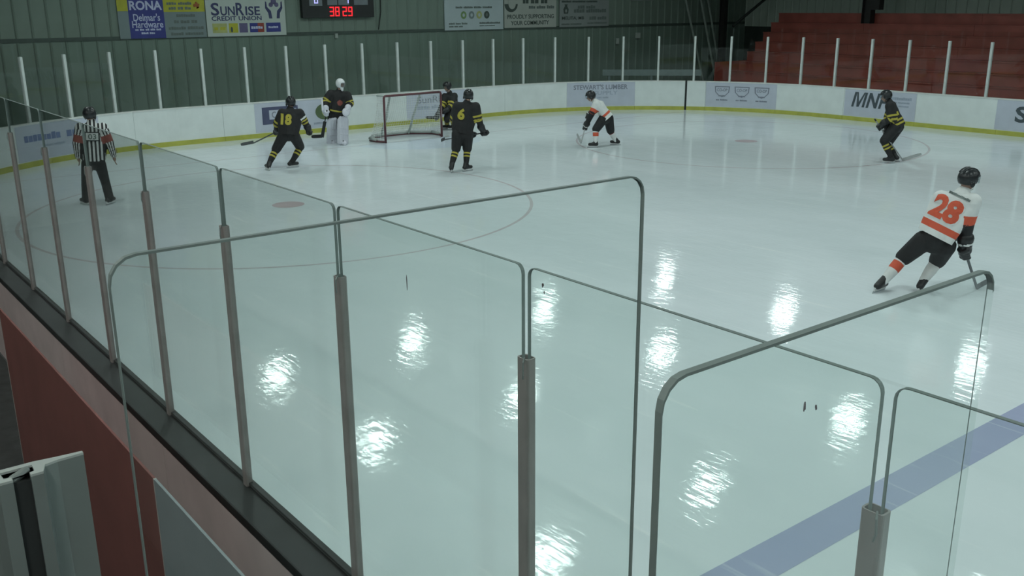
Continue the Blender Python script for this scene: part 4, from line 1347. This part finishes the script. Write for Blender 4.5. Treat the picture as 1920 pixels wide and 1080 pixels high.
def build_person(key, label, front, face, kit, foot_dirs, stick=None, number=None):
    D = {k: Vector(v) for k, v in J[key].items()}
    V = D.pop('_view')
    RV = Vector((V.y, -V.x, 0))
    root = (D['footA'] + D['footB']) / 2
    root.z = 0
    for k in D:
        D[k] = D[k] - root
    fr = (V * front[0] + RV * front[1]).normalized()
    fc = (V * face[0] + RV * face[1] + Vector((0, 0, face[2] if len(face) > 2 else 0))).normalized()
    th = thing('person', label, 'person', root)
    goalie = kit == 'goalie'
    ref = kit == 'ref'
    # ---- stick first, so the hands close on it
    hold = {}
    if stick:
        heel, tip = D['stH'], D['stT']
        main = stick['hand']
        hm = D['ha' + main]
        ax = (heel - hm).normalized()
        butt = hm - ax * stick.get('ext', 0.12)
        hold[main] = ax
        if stick.get('second'):
            s2 = stick['second']
            D['ha' + s2] = hm + ax * stick.get('gap', 0.35)
            hold[s2] = ax
            w0 = D['wr' + s2]
            D['wr' + s2] = D['ha' + s2] + (D['el' + s2] - D['ha' + s2]).normalized() * 0.09
    pel, neck, head = D['pel'], D['neck'], D['head']
    up = (neck - pel).normalized()
    frt = ortho(fr, up)
    side = frt.cross(up).normalized()           # the wearer's right
    sm = (D['shA'] + D['shB']) / 2
    hu = ((head - neck).normalized() + Vector((0, 0, 1.2))).normalized()
    hf = ortho(fc, hu)
    hs = hf.cross(hu).normalized()

    # ---- body: one continuous skin
    bm = bmesh.new()
    ellipsoid(bm, head + hu * 0.015, (hs * 0.078, hf * 0.098, hu * 0.115))
    ellipsoid(bm, head + hf * 0.028 - hu * 0.065, (hs * 0.056, hf * 0.062, hu * 0.055))
    capsule(bm, head + hf * 0.092 + hu * 0.005, head + hf * 0.112 - hu * 0.028, 0.010, 0.017, 8)
    ellipsoid(bm, head + hf * 0.088 - hu * 0.058, (hs * 0.026, hf * 0.012, hu * 0.012))
    for q in (-1, 1):
        ellipsoid(bm, head + hs * q * 0.080 - hf * 0.005 - hu * 0.01, (hs * 0.012, hf * 0.020, hu * 0.032))
    capsule(bm, neck - up * 0.05, head - hu * 0.05, 0.056, 0.054)
    capsule(bm, pel, sm - up * 0.10, 0.105, 0.095, 12, (frt, 0.85))
    capsule(bm, D['shA'], D['shB'], 0.06, 0.06)
    capsule(bm, D['hipA'], D['hipB'], 0.09, 0.09)
    capsule(bm, pel, (D['hipA'] + D['hipB']) / 2, 0.11, 0.10)
    for q in 'AB':
        capsule(bm, D['sh' + q], D['el' + q], 0.058, 0.045)
        capsule(bm, D['el' + q], D['wr' + q], 0.046, 0.031)
        d = (D['ha' + q] - D['wr' + q]).normalized()
        capsule(bm, D['wr' + q], D['ha' + q] - d * 0.01, 0.030, 0.030, 10)
        if ref:
            ax_ = ortho(frt, d)
            kn = d
            inw = 1 if q == 'B' else -1
            pc = D['ha' + q]
            ellipsoid(bm, pc - d * 0.02, (ax_ * 0.042, d * 0.05, d.cross(ax_) * 0.020))
            for i, l in enumerate((0.068, 0.078, 0.072, 0.055)):
                o_ = pc + d * 0.02 + ax_ * (1.5 - i) * 0.022
                bend = d.cross(ax_) * (0.25 * inw)
                m1 = o_ + (d + bend * 0.5).normalized() * l * 0.5
                capsule(bm, o_, m1, 0.0105, 0.010, 8)
                capsule(bm, m1, m1 + (d + bend * 2.2).normalized() * l * 0.5, 0.010, 0.009, 8)
            o_ = pc - d * 0.035 + ax_ * 0.035
            capsule(bm, o_, o_ + (ax_ * 0.8 + d).normalized() * 0.04, 0.013, 0.012, 8)
            capsule(bm, o_ + (ax_ * 0.8 + d).normalized() * 0.04, o_ + (ax_ * 0.8 + d).normalized() * 0.04 + (d + ax_ * 0.2).normalized() * 0.03, 0.012, 0.010, 8)
        capsule(bm, D['hip' + q], D['knee' + q], 0.085, 0.058)
        capsule(bm, D['knee' + q], D['ank' + q], 0.056, 0.038)
        capsule(bm, D['ank' + q], D['ank' + q] - Vector((0, 0, 0.02)), 0.04, 0.042)
    me = fuse(bm, 0.0095 if ref else 0.014, 2)
    eyes = [head + hf * 0.088 + hs * q * 0.032 + hu * 0.018 for q in (-1, 1)]
    paint(me, lambda c: 'skin_dark' if min((c - e).length for e in eyes) < 0.016 else 'skin', ['skin', 'skin_dark'])
    o = obj('body', me, [], th)
    o.data.name = 'body'

    # ---- jersey
    bm = bmesh.new()
    big = 1.12 if goalie else (0.88 if ref else 1.0)
    F8 = (frt, 0.78)
    capsule(bm, sm - up * 0.10, pel + up * 0.02, 0.165 * big, 0.165 * big, 16, F8)
    for q in 'AB':
        sd = D['sh' + q] - sm
        capsule(bm, D['sh' + q] - up * 0.02, pel + sd * 0.62 + up * 0.0, 0.105 * big, 0.115 * big, 14, F8)
        capsule(bm, D['sh' + q], D['el' + q], 0.105 * big, 0.088 * big)
        capsule(bm, D['el' + q], D['wr' + q], 0.086 * big, 0.062 * big)
    capsule(bm, D['shA'] - up * 0.01, D['shB'] - up * 0.01, 0.105 * big, 0.105 * big)
    capsule(bm, sm, neck + up * 0.005, 0.105, 0.082)
    hem = 0.02 if key == 'p28' else -0.06
    hemc = pel + up * (hem - 0.08)
    F8 = (frt, 0.92)
    capsule(bm, pel + up * 0.10, hemc, 0.165 * big, 0.175 * big, 16, F8)
    sdir = (D['shB'] - D['shA']).normalized()
    capsule(bm, hemc - sdir * 0.10, hemc + sdir * 0.10, 0.135 * big, 0.135 * big, 14, F8)
    jm = fuse(bm, 0.0125 if key in ('p28', 'ref') else 0.016, 3)
    T = (neck - pel).length
    # cut the jersey off cleanly at the hem, leaving the sleeves whole
    b = bmesh.new()
    b.from_mesh(jm)
    hp_ = pel + up * hem
    def on_sleeve(c):
        for q in 'AB':
            t2, d2 = seg(c, D['el' + q], D['wr' + q])
            t1, d1 = seg(c, D['sh' + q], D['el' + q])
            if min(d2, d1) < 0.115 and seg(c, pel + up * (hem - 0.1), neck)[1] > 0.19:
                return True
        return False
    fs = [f for f in b.faces if (f.calc_center_median() - hp_).dot(up) < 0.05 and not on_sleeve(f.calc_center_median())]
    ge = set(fs)
    for f in fs:
        ge.update(f.edges)
        ge.update(f.verts)
    bmesh.ops.bisect_plane(b, geom=list(ge), plane_co=hp_, plane_no=-up, clear_outer=True)
    b.to_mesh(jm)
    b.free()
    for p in jm.polygons:
        p.use_smooth = True

    def arm_param(c):
        best = None
        for q in 'AB':
            t1, d1 = seg(c, D['sh' + q], D['el' + q])
            t2, d2 = seg(c, D['el' + q], D['wr' + q])
            if d1 <= d2:
                r = (t1, d1, q)
            else:
                r = (1 + t2, d2, q)
            if best is None or r[1] < best[1]:
                best = r
        return best
    axis_a, axis_b = pel, neck
    def region(c):
        t, d, q = arm_param(c)
        tt, td = seg(c, axis_a, axis_b)
        lat = abs((c - sm).dot(sdir))
        if d < 0.14 and t > 0.12 and (d < td * 0.78 or t > 1.15) and not (tt < 0.10 and td < 0.19):
            return 'arm', t, q
        return 'torso', tt, None
    def jersey_col(c):
        w, t, q = region(c)
        if kit == 'white':
            if w == 'arm':
                sk = (c - D['sh' + q]).dot(side) * 0.0
                if t > 1.02:
                    return 'cloth_black'
                if t > 0.60:
                    return 'cloth_orange'
                return 'cloth_white'
            if (0.15 < t < 0.28 if key == 'p28' else 0.06 < t < 0.19):
                return 'cloth_orange'
            return 'cloth_white'
        if kit in ('black', 'goalie'):
            if w == 'arm':
                if 0.70 < t < 0.86 or 1.02 < t < 1.20:
                    return 'cloth_yellow'
                if 0.40 < t < 0.58 and (c - D['sh' + q]).dot(V) < 0.02 and q == 'B' and key == 'p18':
                    return 'cloth_white'
                return 'cloth_black'
            if key == 'pb' and (-0.02 < t < 0.06 or 0.14 < t < 0.22 or 0.36 < t < 0.52 and (c - pel).dot(V) < -0.1):
                return 'cloth_yellow'
            if goalie and -0.04 < t < 0.03:
                return 'cloth_yellow'
            if goalie and (c - (sm - up * 0.20 + frt * 0.13)).length < 0.075:
                return 'cloth_band'
            return 'cloth_black'
        # referee
        if w == 'arm' and 0.48 < t < 0.92:
            return 'cloth_band'
        u = (c - pel).dot(sdir)
        if w == 'arm':
            axv = (D['el' + q] - D['sh' + q]) if t < 1 else (D['wr' + q] - D['el' + q])
            base = D['sh' + q] if t < 1 else D['el' + q]
            u = ortho(c - base, axv.normalized()).dot(sdir) * 0.12 + 0.3
        return 'cloth_black' if int(math.floor(u / 0.034 + 100)) % 2 else 'cloth_white'
    if kit == 'white':
        mats = ['cloth_white', 'cloth_orange', 'cloth_black']
    elif ref:
        mats = ['cloth_white', 'cloth_black', 'cloth_band']
    else:
        mats = ['cloth_black', 'cloth_yellow', 'cloth_white', 'cloth_band']
    cuts = []
    arm_t = {'white': (0.60, 1.02), 'black': (0.70, 0.86, 1.02, 1.20), 'goalie': (0.70, 0.86, 1.02, 1.20), 'ref': (0.48, 0.92)}[kit]
    for q in 'AB':
        for t in arm_t:
            a_, b_ = (D['sh' + q], D['el' + q]) if t < 1 else (D['el' + q], D['wr' + q])
            co = a_ + (b_ - a_) * (t if t < 1 else t - 1)
            cuts.append((co, (b_ - a_).normalized(), lambda c, co=co: (c - co).length < 0.16))
    for t in {'white': (0.15, 0.28) if key == 'p28' else (0.06, 0.19), 'black': (-0.02, 0.06, 0.14, 0.22) if key == 'pb' else (), 'goalie': (-0.04, 0.03), 'ref': ()}[kit]:
        cuts.append((pel + (neck - pel) * t, up, lambda c: region(c)[0] == 'torso'))
    if ref:
        for k_ in range(-8, 9):
            cuts.append((pel + sdir * 0.034 * k_, sdir, lambda c: region(c)[0] == 'torso'))
    cut_bands(jm, cuts)
    paint(jm, jersey_col, mats)
    jo = obj('jersey', jm, [], th)
    jo['label'] = {'white': 'white jersey with orange hem stripe and black cuffs', 'black': 'black jersey with yellow sleeve stripes', 'goalie': 'black goalie jersey with yellow trim', 'ref': 'black and white striped shirt with orange armbands'}[kit]
    bvh = BVHTree.FromPolygons([v.co for v in jm.vertices], [p.vertices[:] for p in jm.polygons])

    def wrap(me, c, right, upv, into, proud, material, name):
        """lay flat lettering onto the jersey"""
        b = bmesh.new()
        b.from_mesh(me)
        bmesh.ops.triangulate(b, faces=b.faces[:])
        for _ in range(3):
            es = [e for e in b.edges if e.calc_length() > 0.045]
            if es:
                bmesh.ops.subdivide_edges(b, edges=es, cuts=1)
                bmesh.ops.triangulate(b, faces=b.faces[:])
        for v in b.verts:
            st = c + right * v.co.x + upv * v.co.y - into * 0.6
            hit = bvh.ray_cast(st, into)
            if hit[0] is not None:
                v.co = hit[0] - into * (proud + (0.006 if v.co.z > 1e-5 else -0.004))
            else:
                v.co = st + into * 0.5
        mm = bpy.data.meshes.new(name)
        b.to_mesh(mm)
        b.free()
        return obj(name, mm, material, jo)
    if number:
        back = ortho(number.get('into', None) and (V * number['into'][0] + RV * number['into'][1]) or frt, up)
        rt = back.cross(up).normalized()
        c = pel + up * T * number.get('h', 0.60) + rt * number.get('dx', 0.0)
        if ref:
            wrap(text_plate(0.25, 0.17), c, rt, up, back, 0.004, 'cloth_black', 'number_plate_edge')
            wrap(text_plate(0.21, 0.13), c, rt, up, back, 0.010, 'cloth_white', 'number_plate')
            wrap(text_mesh(number['txt'], 0.10, 0.14, 0.02), c, rt, up, back, 0.016, 'sign_ink_mid', 'number')
        else:
            if number.get('outline'):
                wrap(text_mesh(number['txt'], number['sz'] + 0.03, number['w'] + 0.03, 0.05), c, rt, up, back, 0.002, number['outline'], 'number_outline')
            wrap(text_mesh(number['txt'], number['sz'], number['w'], 0.05), c, rt, up, back, 0.006, number['mat'], 'number')
        if number.get('name'):
            cn = pel + up * T * 0.90 + rt * 0.02
            wrap(bars([(-0.15, 0.15, 0, 0.05, 1)]) if False else bars_mesh([(-0.14, 0.14, 0, 0.030, 1)]), cn, rt, up, back, 0.006, 'sign_ink_mid', 'name_print')

    # ---- trousers
    bm = bmesh.new()
    long_ = ref
    hm_ = (D['hipA'] + D['hipB']) / 2
    capsule(bm, pel + up * 0.01, hm_, 0.135, 0.135, 14, (frt, 0.9))
    for q in 'AB':
        capsule(bm, D['hip' + q], D['knee' + q].lerp(D['hip' + q], 0.06), 0.135 if not ref else 0.11, 0.108 if not ref else 0.085)
        if ref:
            capsule(bm, D['knee' + q], D['ank' + q] + (D['ank' + q] - D['knee' + q]).normalized() * 0.01, 0.085, 0.082)
    pm_ = fuse(bm, 0.015, 3)
    o = obj('hockey_pants' if not ref else 'trousers', pm_, 'cloth_black', th)

    # ---- socks, skates
    for q in 'AB':
        kn_, an_ = D['knee' + q], D['ank' + q]
        if not ref and not goalie:
            bm = bmesh.new()
            capsule(bm, kn_ + (an_ - kn_) * 0.02, kn_ + (an_ - kn_) * 0.45, 0.080, 0.078)
            capsule(bm, kn_ + (an_ - kn_) * 0.45, an_, 0.078, 0.055)
            sm_ = fuse(bm, 0.0125, 2)
            def sock(c, kn_=kn_, an_=an_, q=q):
                t, d = seg(c, kn_, an_)
                if kit == 'white':
                    if q == 'A':
                        return 'cloth_orange' if 0.22 < t < 0.52 else 'cloth_white'
                    return 'cloth_maroon' if 0.10 < t < 0.24 else 'cloth_white'
                return 'cloth_yellow' if (0.22 < t < 0.32 or 0.42 < t < 0.52) else 'cloth_black'
            cut_bands(sm_, [(kn_ + (an_ - kn_) * t, (an_ - kn_).normalized(), lambda c: True) for t in ((0.22, 0.52, 0.10, 0.24) if kit == 'white' else (0.22, 0.32, 0.42, 0.52))])
            paint(sm_, sock, ['cloth_white', 'cloth_orange', 'cloth_maroon'] if kit == 'white' else ['cloth_black', 'cloth_yellow'])
            obj('sock', sm_, [], th)
        fd = (V * foot_dirs[q][0] + RV * foot_dirs[q][1]).normalized()
        F = D['foot' + q]
        lean = (an_ - F)
        lean.z = 0
        bm = bmesh.new()
        sole = Vector((F.x, F.y, 0.09)) + lean * 0.35
        capsule(bm, an_ + (kn_ - an_).normalized() * 0.085, sole - fd * 0.055, 0.058, 0.050)
        capsule(bm, sole - fd * 0.07, sole + fd * 0.12, 0.046, 0.040)
        capsule(bm, an_, sole + fd * 0.06, 0.050, 0.040)
        sk = obj('skate', fuse(bm, 0.0125, 2), 'skate_black', th)
        w = Vector((-fd.y, fd.x, 0))
        bm = bmesh.new()
        def slab(z0, z1, l0, l1, hw):
            pts = []
            for z in (z0, z1):
                cc = Vector((F.x, F.y, 0)) + lean * 0.35 * (z / 0.09)
                cc.z = z
                for a, b in ((l0, -hw), (l1, -hw), (l1, hw), (l0, hw)):
                    pts.append(bm.verts.new(cc + fd * a + w * b))
            for f in ((0, 3, 2, 1), (4, 5, 6, 7), (0, 1, 5, 4), (1, 2, 6, 5), (2, 3, 7, 6), (3, 0, 4, 7)):
                bm.faces.new([pts[i] for i in f])
        slab(0.025, 0.055, -0.11, 0.15, 0.010)
        slab(0.05, 0.075, -0.11, -0.04, 0.012)
        slab(0.05, 0.075, 0.06, 0.14, 0.012)
        obj('blade_holder', bm, 'holder_white', sk)
        bm = bmesh.new()
        slab(0.0, 0.028, -0.13, 0.16, 0.0025)
        obj('blade', bm, 'blade_steel', sk)
        if goalie:
            # leg pad: tall padded slab in front of the shin with rolled edges
            bm = bmesh.new()
            ax_ = (kn_ - an_).normalized()
            pf = ortho(frt, ax_)
            pw_ = ax_.cross(pf)
            c0 = an_ + pf * 0.08 - ax_ * 0.06
            c1 = kn_ + pf * 0.09 + ax_ * 0.26
            for e in (-0.075, 0, 0.075):
                capsule(bm, c0 + pw_ * e, c1 + pw_ * e, 0.062, 0.058, 12)
            for e in (-0.12, 0.12):
                capsule(bm, c0 + pw_ * e - pf * 0.02, c1 + pw_ * e - pf * 0.02 - ax_ * 0.04, 0.045, 0.042, 10)
            capsule(bm, c0 + pf * 0.02, c0 + pf * 0.10 - ax_ * 0.02, 0.07, 0.06, 12)
            o = obj('leg_pad', fuse(bm, 0.016, 2), 'pad_white', th)
            bm = bmesh.new()
            for f_ in (0.35, 0.6):
                cc = c0.lerp(c1, f_) + pf * 0.06
                capsule(bm, cc - pw_ * 0.10, cc + pw_ * 0.10, 0.010, 0.010, 8)
            obj('knee_roll', bm, 'pad_white', o)

    # ---- gloves
    GS = 1.28 if key == 'p28' else 1.1
    if not ref:
        for q in 'AB':
            d = (D['ha' + q] - D['wr' + q]).normalized()
            c = D['ha' + q]
            axis = hold.get(q, ortho(frt, d))
            kn = ortho(d, axis)
            bm = bmesh.new()
            capsule(bm, D['wr' + q] - d * 0.03, D['wr' + q] + d * 0.05, 0.082 * GS, 0.066 * GS)
            ellipsoid(bm, c - kn * 0.030, (axis * 0.068 * GS, kn * 0.055 * GS, axis.cross(kn) * 0.052 * GS))
            capsule(bm, D['wr' + q] + d * 0.03, c - kn * 0.03, 0.060 * GS, 0.055 * GS)
            fingers(bm, c, axis, kn, 1.0, 0.023 * GS, 0.046 * GS, 0.031 * GS)
            gm = fuse(bm, 0.0095, 1)
            if goalie:
                go = obj('blocker_glove' if q == 'A' else 'catching_glove', gm, 'pad_white', th)
                bm = bmesh.new()
                if q == 'A':
                    fa = (D['el' + q] - D['wr' + q]).normalized()
                    outw = ortho(-RV + V * 0.2, fa)
                    pv = fa.cross(outw)
                    cc = D['wr' + q] + outw * 0.075 + fa * 0.10
                    for e in (-0.07, -0.023, 0.023, 0.07):
                        capsule(bm, cc + pv * e - fa * 0.16, cc + pv * e + fa * 0.16, 0.030, 0.030, 10)
                    obj('blocker_board', fuse(bm, 0.012, 1), 'pad_white', go)
                else:
                    # catching pocket
                    ellipsoid(bm, c + d * 0.07 + frt * 0.02, (ortho(side, d) * 0.11, d * 0.13, ortho(side, d).cross(d) * 0.05))
                    capsule(bm, D['wr' + q] - d * 0.05, c, 0.075, 0.065)
                    obj('pocket', fuse(bm, 0.012, 1), 'pad_white', go)
            else:
                paint(gm, lambda cc: 'cloth_white' if (kit == 'white' and abs((cc - D['wr' + q]).dot(d) - 0.035) < 0.012) else 'skate_black', ['skate_black', 'cloth_white'])
                obj('glove', gm, [], th)

    # ---- headgear
    hc = head + hu * 0.025
    white = goalie
    mat_h = 'helmet_white' if white else 'helmet_black'
    bm = bmesh.new()
    rows, n = 14, 24
    rs, rf, ru = 0.112, 0.134, 0.132
    grid = []
    for i in range(rows + 1):
        t_ = PI * i / rows
        grid.append([hc + hu * ru * math.cos(t_) + (hs * rs * math.cos(2 * PI * k / n) + hf * rf * math.sin(2 * PI * k / n)) * math.sin(t_) for k in range(n)])
    vs_ = [[bm.verts.new(p) for p in row] for row in grid]
    for i in range(rows):
        for k in range(n):
            j = (k + 1) % n
            c = (grid[i][k] + grid[i][j] + grid[i + 1][k] + grid[i + 1][j]) / 4 - hc
            fwd, hgt = c.dot(hf), c.dot(hu)
            low = -0.085 if fwd < 0.02 else (0.035 if fwd > 0.07 else -0.05)
            if white:
                low = -0.2 if not (fwd > 0.075 and -0.08 < hgt < 0.035 and abs(c.dot(hs)) < 0.075) else 9
            if hgt > low:
                f = [vs_[i][k], vs_[i][j], vs_[i + 1][j], vs_[i + 1][k]]
                try:
                    bm.faces.new(f)
                except ValueError:
                    pass
    bmesh.ops.remove_doubles(bm, verts=bm.verts[:], dist=0.0005)
    bmesh.ops.delete(bm, geom=[v for v in bm.verts if not v.link_faces], context='VERTS')
    bmesh.ops.recalc_face_normals(bm, faces=bm.faces[:])
    bmesh.ops.solidify(bm, geom=bm.faces[:], thickness=0.008)
    ho = obj('helmet' if not white else 'goalie_mask', bm, mat_h, th, True)
    bm = bmesh.new()
    if white:
        for e in (-0.045, -0.015, 0.015, 0.045):
            tube(bm, [hc + hs * e + hf * 0.115 + hu * 0.045, hc + hs * e + hf * 0.140 - hu * 0.02, hc + hs * e + hf * 0.115 - hu * 0.09], 0.004, 5)
        for e in (-0.06, -0.02, 0.015):
            tube(bm, [hc + hs * -0.078 + hf * 0.095 + hu * e, hc + hf * 0.140 + hu * e, hc + hs * 0.078 + hf * 0.095 + hu * e], 0.004, 5)
        obj('cage', bm, 'cage', ho)
        bm = bmesh.new()
        capsule(bm, hc - hu * 0.10 + hf * 0.05, hc - hu * 0.16 + hf * 0.075, 0.055, 0.035)
        obj('chin_guard', bm, 'helmet_white', ho, True)
    else:
        for e in (-0.04, 0.04):
            pts = []
            for k in range(7):
                a = -0.5 + 2.4 * k / 6
                pts.append(hc + hs * e * 1.0 + (hu * math.cos(a - 0.6) * (ru + 0.002) + hf * math.sin(a - 0.6) * (rf + 0.002)) * 0.94)
            tube(bm, pts, 0.009, 6)
        obj('helmet_ridge', bm, mat_h, ho, True)
        for q in (-1, 1):
            bm = bmesh.new()
            ellipsoid(bm, hc + hs * q * 0.100 - hu * 0.065 + hf * 0.005, (hs * 0.014, hf * 0.032, hu * 0.040))
            obj('ear_guard', bm, mat_h, ho, True)
        bm = bmesh.new()
        tube(bm, [hc + hs * 0.098 - hu * 0.06 + hf * 0.02, hc + hs * 0.062 - hu * 0.13 + hf * 0.05, hc - hu * 0.150 + hf * 0.07, hc - hs * 0.062 - hu * 0.13 + hf * 0.05, hc - hs * 0.098 - hu * 0.06 + hf * 0.02], 0.006, 6)
        obj('chin_strap', bm, 'skate_black' if kit != 'white' else 'cloth_white', ho)
        bm = bmesh.new()
        vr = []
        for k in range(11):
            a = PI * (0.12 + 0.76 * k / 10)
            vr.append([bm.verts.new(hc + hs * 0.118 * math.cos(a) + hf * (0.142 * math.sin(a)) + hu * z) for z in (0.045, -0.045)])
        for a, b in zip(vr, vr[1:]):
            bm.faces.new((a[0], b[0], b[1], a[1]))
        bmesh.ops.solidify(bm, geom=bm.faces[:], thickness=0.003)
        obj('visor', bm, 'visor', ho)

    # ---- the stick, a thing of its own
    if stick:
        st = thing('goalie_stick' if goalie else 'hockey_stick', stick['label'], 'hockey stick', root + Vector((heel.x, heel.y, 0)))
        off = Vector((heel.x, heel.y, 0))
        b0, h0, t0 = butt - off, heel - off, tip - off
        bm = bmesh.new()
        hw, hd = (0.014, 0.010)
        pts = [b0, h0]
        u_ = ortho((t0 - h0).normalized() if (t0 - h0).length > 0.01 else V, (h0 - b0).normalized())
        w_ = u_.cross((h0 - b0).normalized())
        def bar(bm, a, b, wa, wb, ta, tb):
            vv = []
            for p, ww, tt in ((a, wa, ta), (b, wb, tb)):
                for x, y in ((-1, -1), (1, -1), (1, 1), (-1, 1)):
                    vv.append(bm.verts.new(p + u_ * x * ww + w_ * y * tt))
            for f in ((0, 3, 2, 1), (4, 5, 6, 7), (0, 1, 5, 4), (1, 2, 6, 5), (2, 3, 7, 6), (3, 0, 4, 7)):
                bm.faces.new([vv[i] for i in f])
        if goalie:
            mid = b0.lerp(h0, 0.42)
            bar(bm, b0, mid, 0.014, 0.014, 0.011, 0.011)
            bar(bm, mid, h0, 0.042, 0.045, 0.012, 0.012)
        else:
            bar(bm, b0, h0, hw, hw, hd, hd)
        obj('shaft', bm, stick['mat'], st)
        bm = bmesh.new()
        bd = (t0 - h0).normalized()
        bl = max(0.30, (t0 - h0).length)
        bl = min(bl, 0.42)
        upz = ortho(Vector((0, 0, 1)), bd)
        cr_ = bd.cross(upz)
        prev = None
        hh = 0.045 if goalie else 0.036
        rings = []
        for k in range(7):
            f_ = k / 6
            c = h0 + bd * bl * f_ + cr_ * 0.03 * f_ * f_ + upz * hh * 0.6
            h2 = hh * (1.0 if f_ < 0.8 else 1.0 - (f_ - 0.8) * 1.6)
            rings.append([bm.verts.new(c + upz * a * h2 + cr_ * b * 0.005) for a, b in ((-1, -1), (1, -1), (1, 1), (-1, 1))])
        for a, b in zip(rings, rings[1:]):
            for k in range(4):
                bm.faces.new((a[k], a[(k + 1) % 4], b[(k + 1) % 4], b[k]))
        bm.faces.new(rings[0])
        bm.faces.new(rings[-1][::-1])
        obj('blade', bm, stick.get('blade', stick['mat']), st)
        obj('butt_tape', tube(bmesh.new(), [b0, b0 + (h0 - b0).normalized() * 0.06], 0.018, 8), 'stick_black', st)
    return th

def text_plate(w, h):
    b = bmesh.new()
    poly_prism(b, [(-w / 2, -h / 2), (w / 2, -h / 2), (w / 2, h / 2), (-w / 2, h / 2)], 0, 0.003)
    me = bpy.data.meshes.new('plate')
    b.to_mesh(me)
    b.free()
    return me

def bars_mesh(rows):
    b = bars(rows)
    me = bpy.data.meshes.new('bars')
    b.to_mesh(me)
    b.free()
    return me

build_person('p28', 'skater in white and orange jersey number 28, gliding away at right', (1, 0.38), (0.62, 0.9, -0.25), 'white', {'A': (0.9, 0.5), 'B': (0.9, 0.2)},
             dict(hand='B', ext=0.16, mat='stick_grey', blade='stick_grey', label='grey hockey stick held low by the skater numbered 28'),
             dict(txt='28', sz=0.30, w=0.36, h=0.58, dx=-0.03, mat='cloth_orange', outline='cloth_white', name=True))
build_person('p18', 'skater in black jersey number 18 with yellow stripes, left of the goalie', (1, 0.42), (0.9, -0.3, -0.2), 'black', {'A': (0.8, -0.3), 'B': (0.25, 1)},
             dict(hand='A', ext=0.45, mat='stick_grey', blade='stick_grey', label='thin dark hockey stick reaching left from skater 18'),
             dict(txt='18', sz=0.25, w=0.24, h=0.52, dx=-0.02, mat='cloth_yellow'))
build_person('goalie', 'goalie in white mask and white leg pads left of the goal', (-1, 0.45), (-0.7, 0.75, -0.15), 'goalie', {'A': (-1, 0.1), 'B': (-1, 0.35)},
             dict(hand='A', ext=0.10, mat='stick_black', label='black goalie stick with its blade on the ice, held by the goalie'))
build_person('p6', 'skater in black jersey number 6 standing before the goal, back turned', (1, 0.42), (1, 0.1, -0.1), 'black', {'A': (1, -0.15), 'B': (0.6, 0.8)},
             dict(hand='B', ext=0.08, second='A', gap=0.42, mat='stick_grey', blade='stick_black', label='dark hockey stick held across the front by skater 6'),
             dict(txt='6', sz=0.25, w=0.16, h=0.58, dx=-0.03, mat='cloth_yellow'))
build_person('net', 'crouching skater in black behind the goal, partly hidden by skater 6', (-0.55, -0.9), (-0.4, -1, -0.2), 'black', {'A': (-0.5, -1), 'B': (-0.5, -1)},
             dict(hand='B', ext=0.40, second='A', gap=0.30, mat='stick_black', label='dark hockey stick held behind the goal netting'))
build_person('pw', 'skater in white jersey and dark pants striding left before the lumber advert', (-0.15, -1), (-0.1, -1, -0.25), 'white', {'A': (-0.2, -1), 'B': (0.1, -1)},
             dict(hand='B', ext=0.10, second='A', gap=0.30, mat='stick_pale', label='pale hockey stick held by the white-shirted skater facing left'))
build_person('pb', 'skater in black and yellow bending forward before the advert with large slanted letters', (-0.15, -1), (-0.1, -1, -0.25), 'black', {'A': (-0.1, -1), 'B': (0.2, -1)},
             dict(hand='A', ext=0.25, second='B', gap=0.30, mat='stick_pale', label='pale hockey stick trailing behind the skater before the advert with large slanted letters'))
build_person('ref', 'referee in striped shirt with orange armbands standing at far left', (1, 0.0), (0.8, 0.55, -0.1), 'ref', {'A': (0.8, -0.6), 'B': (0.8, 0.6)}, None,
             dict(txt='03', h=0.62, dx=0.0))
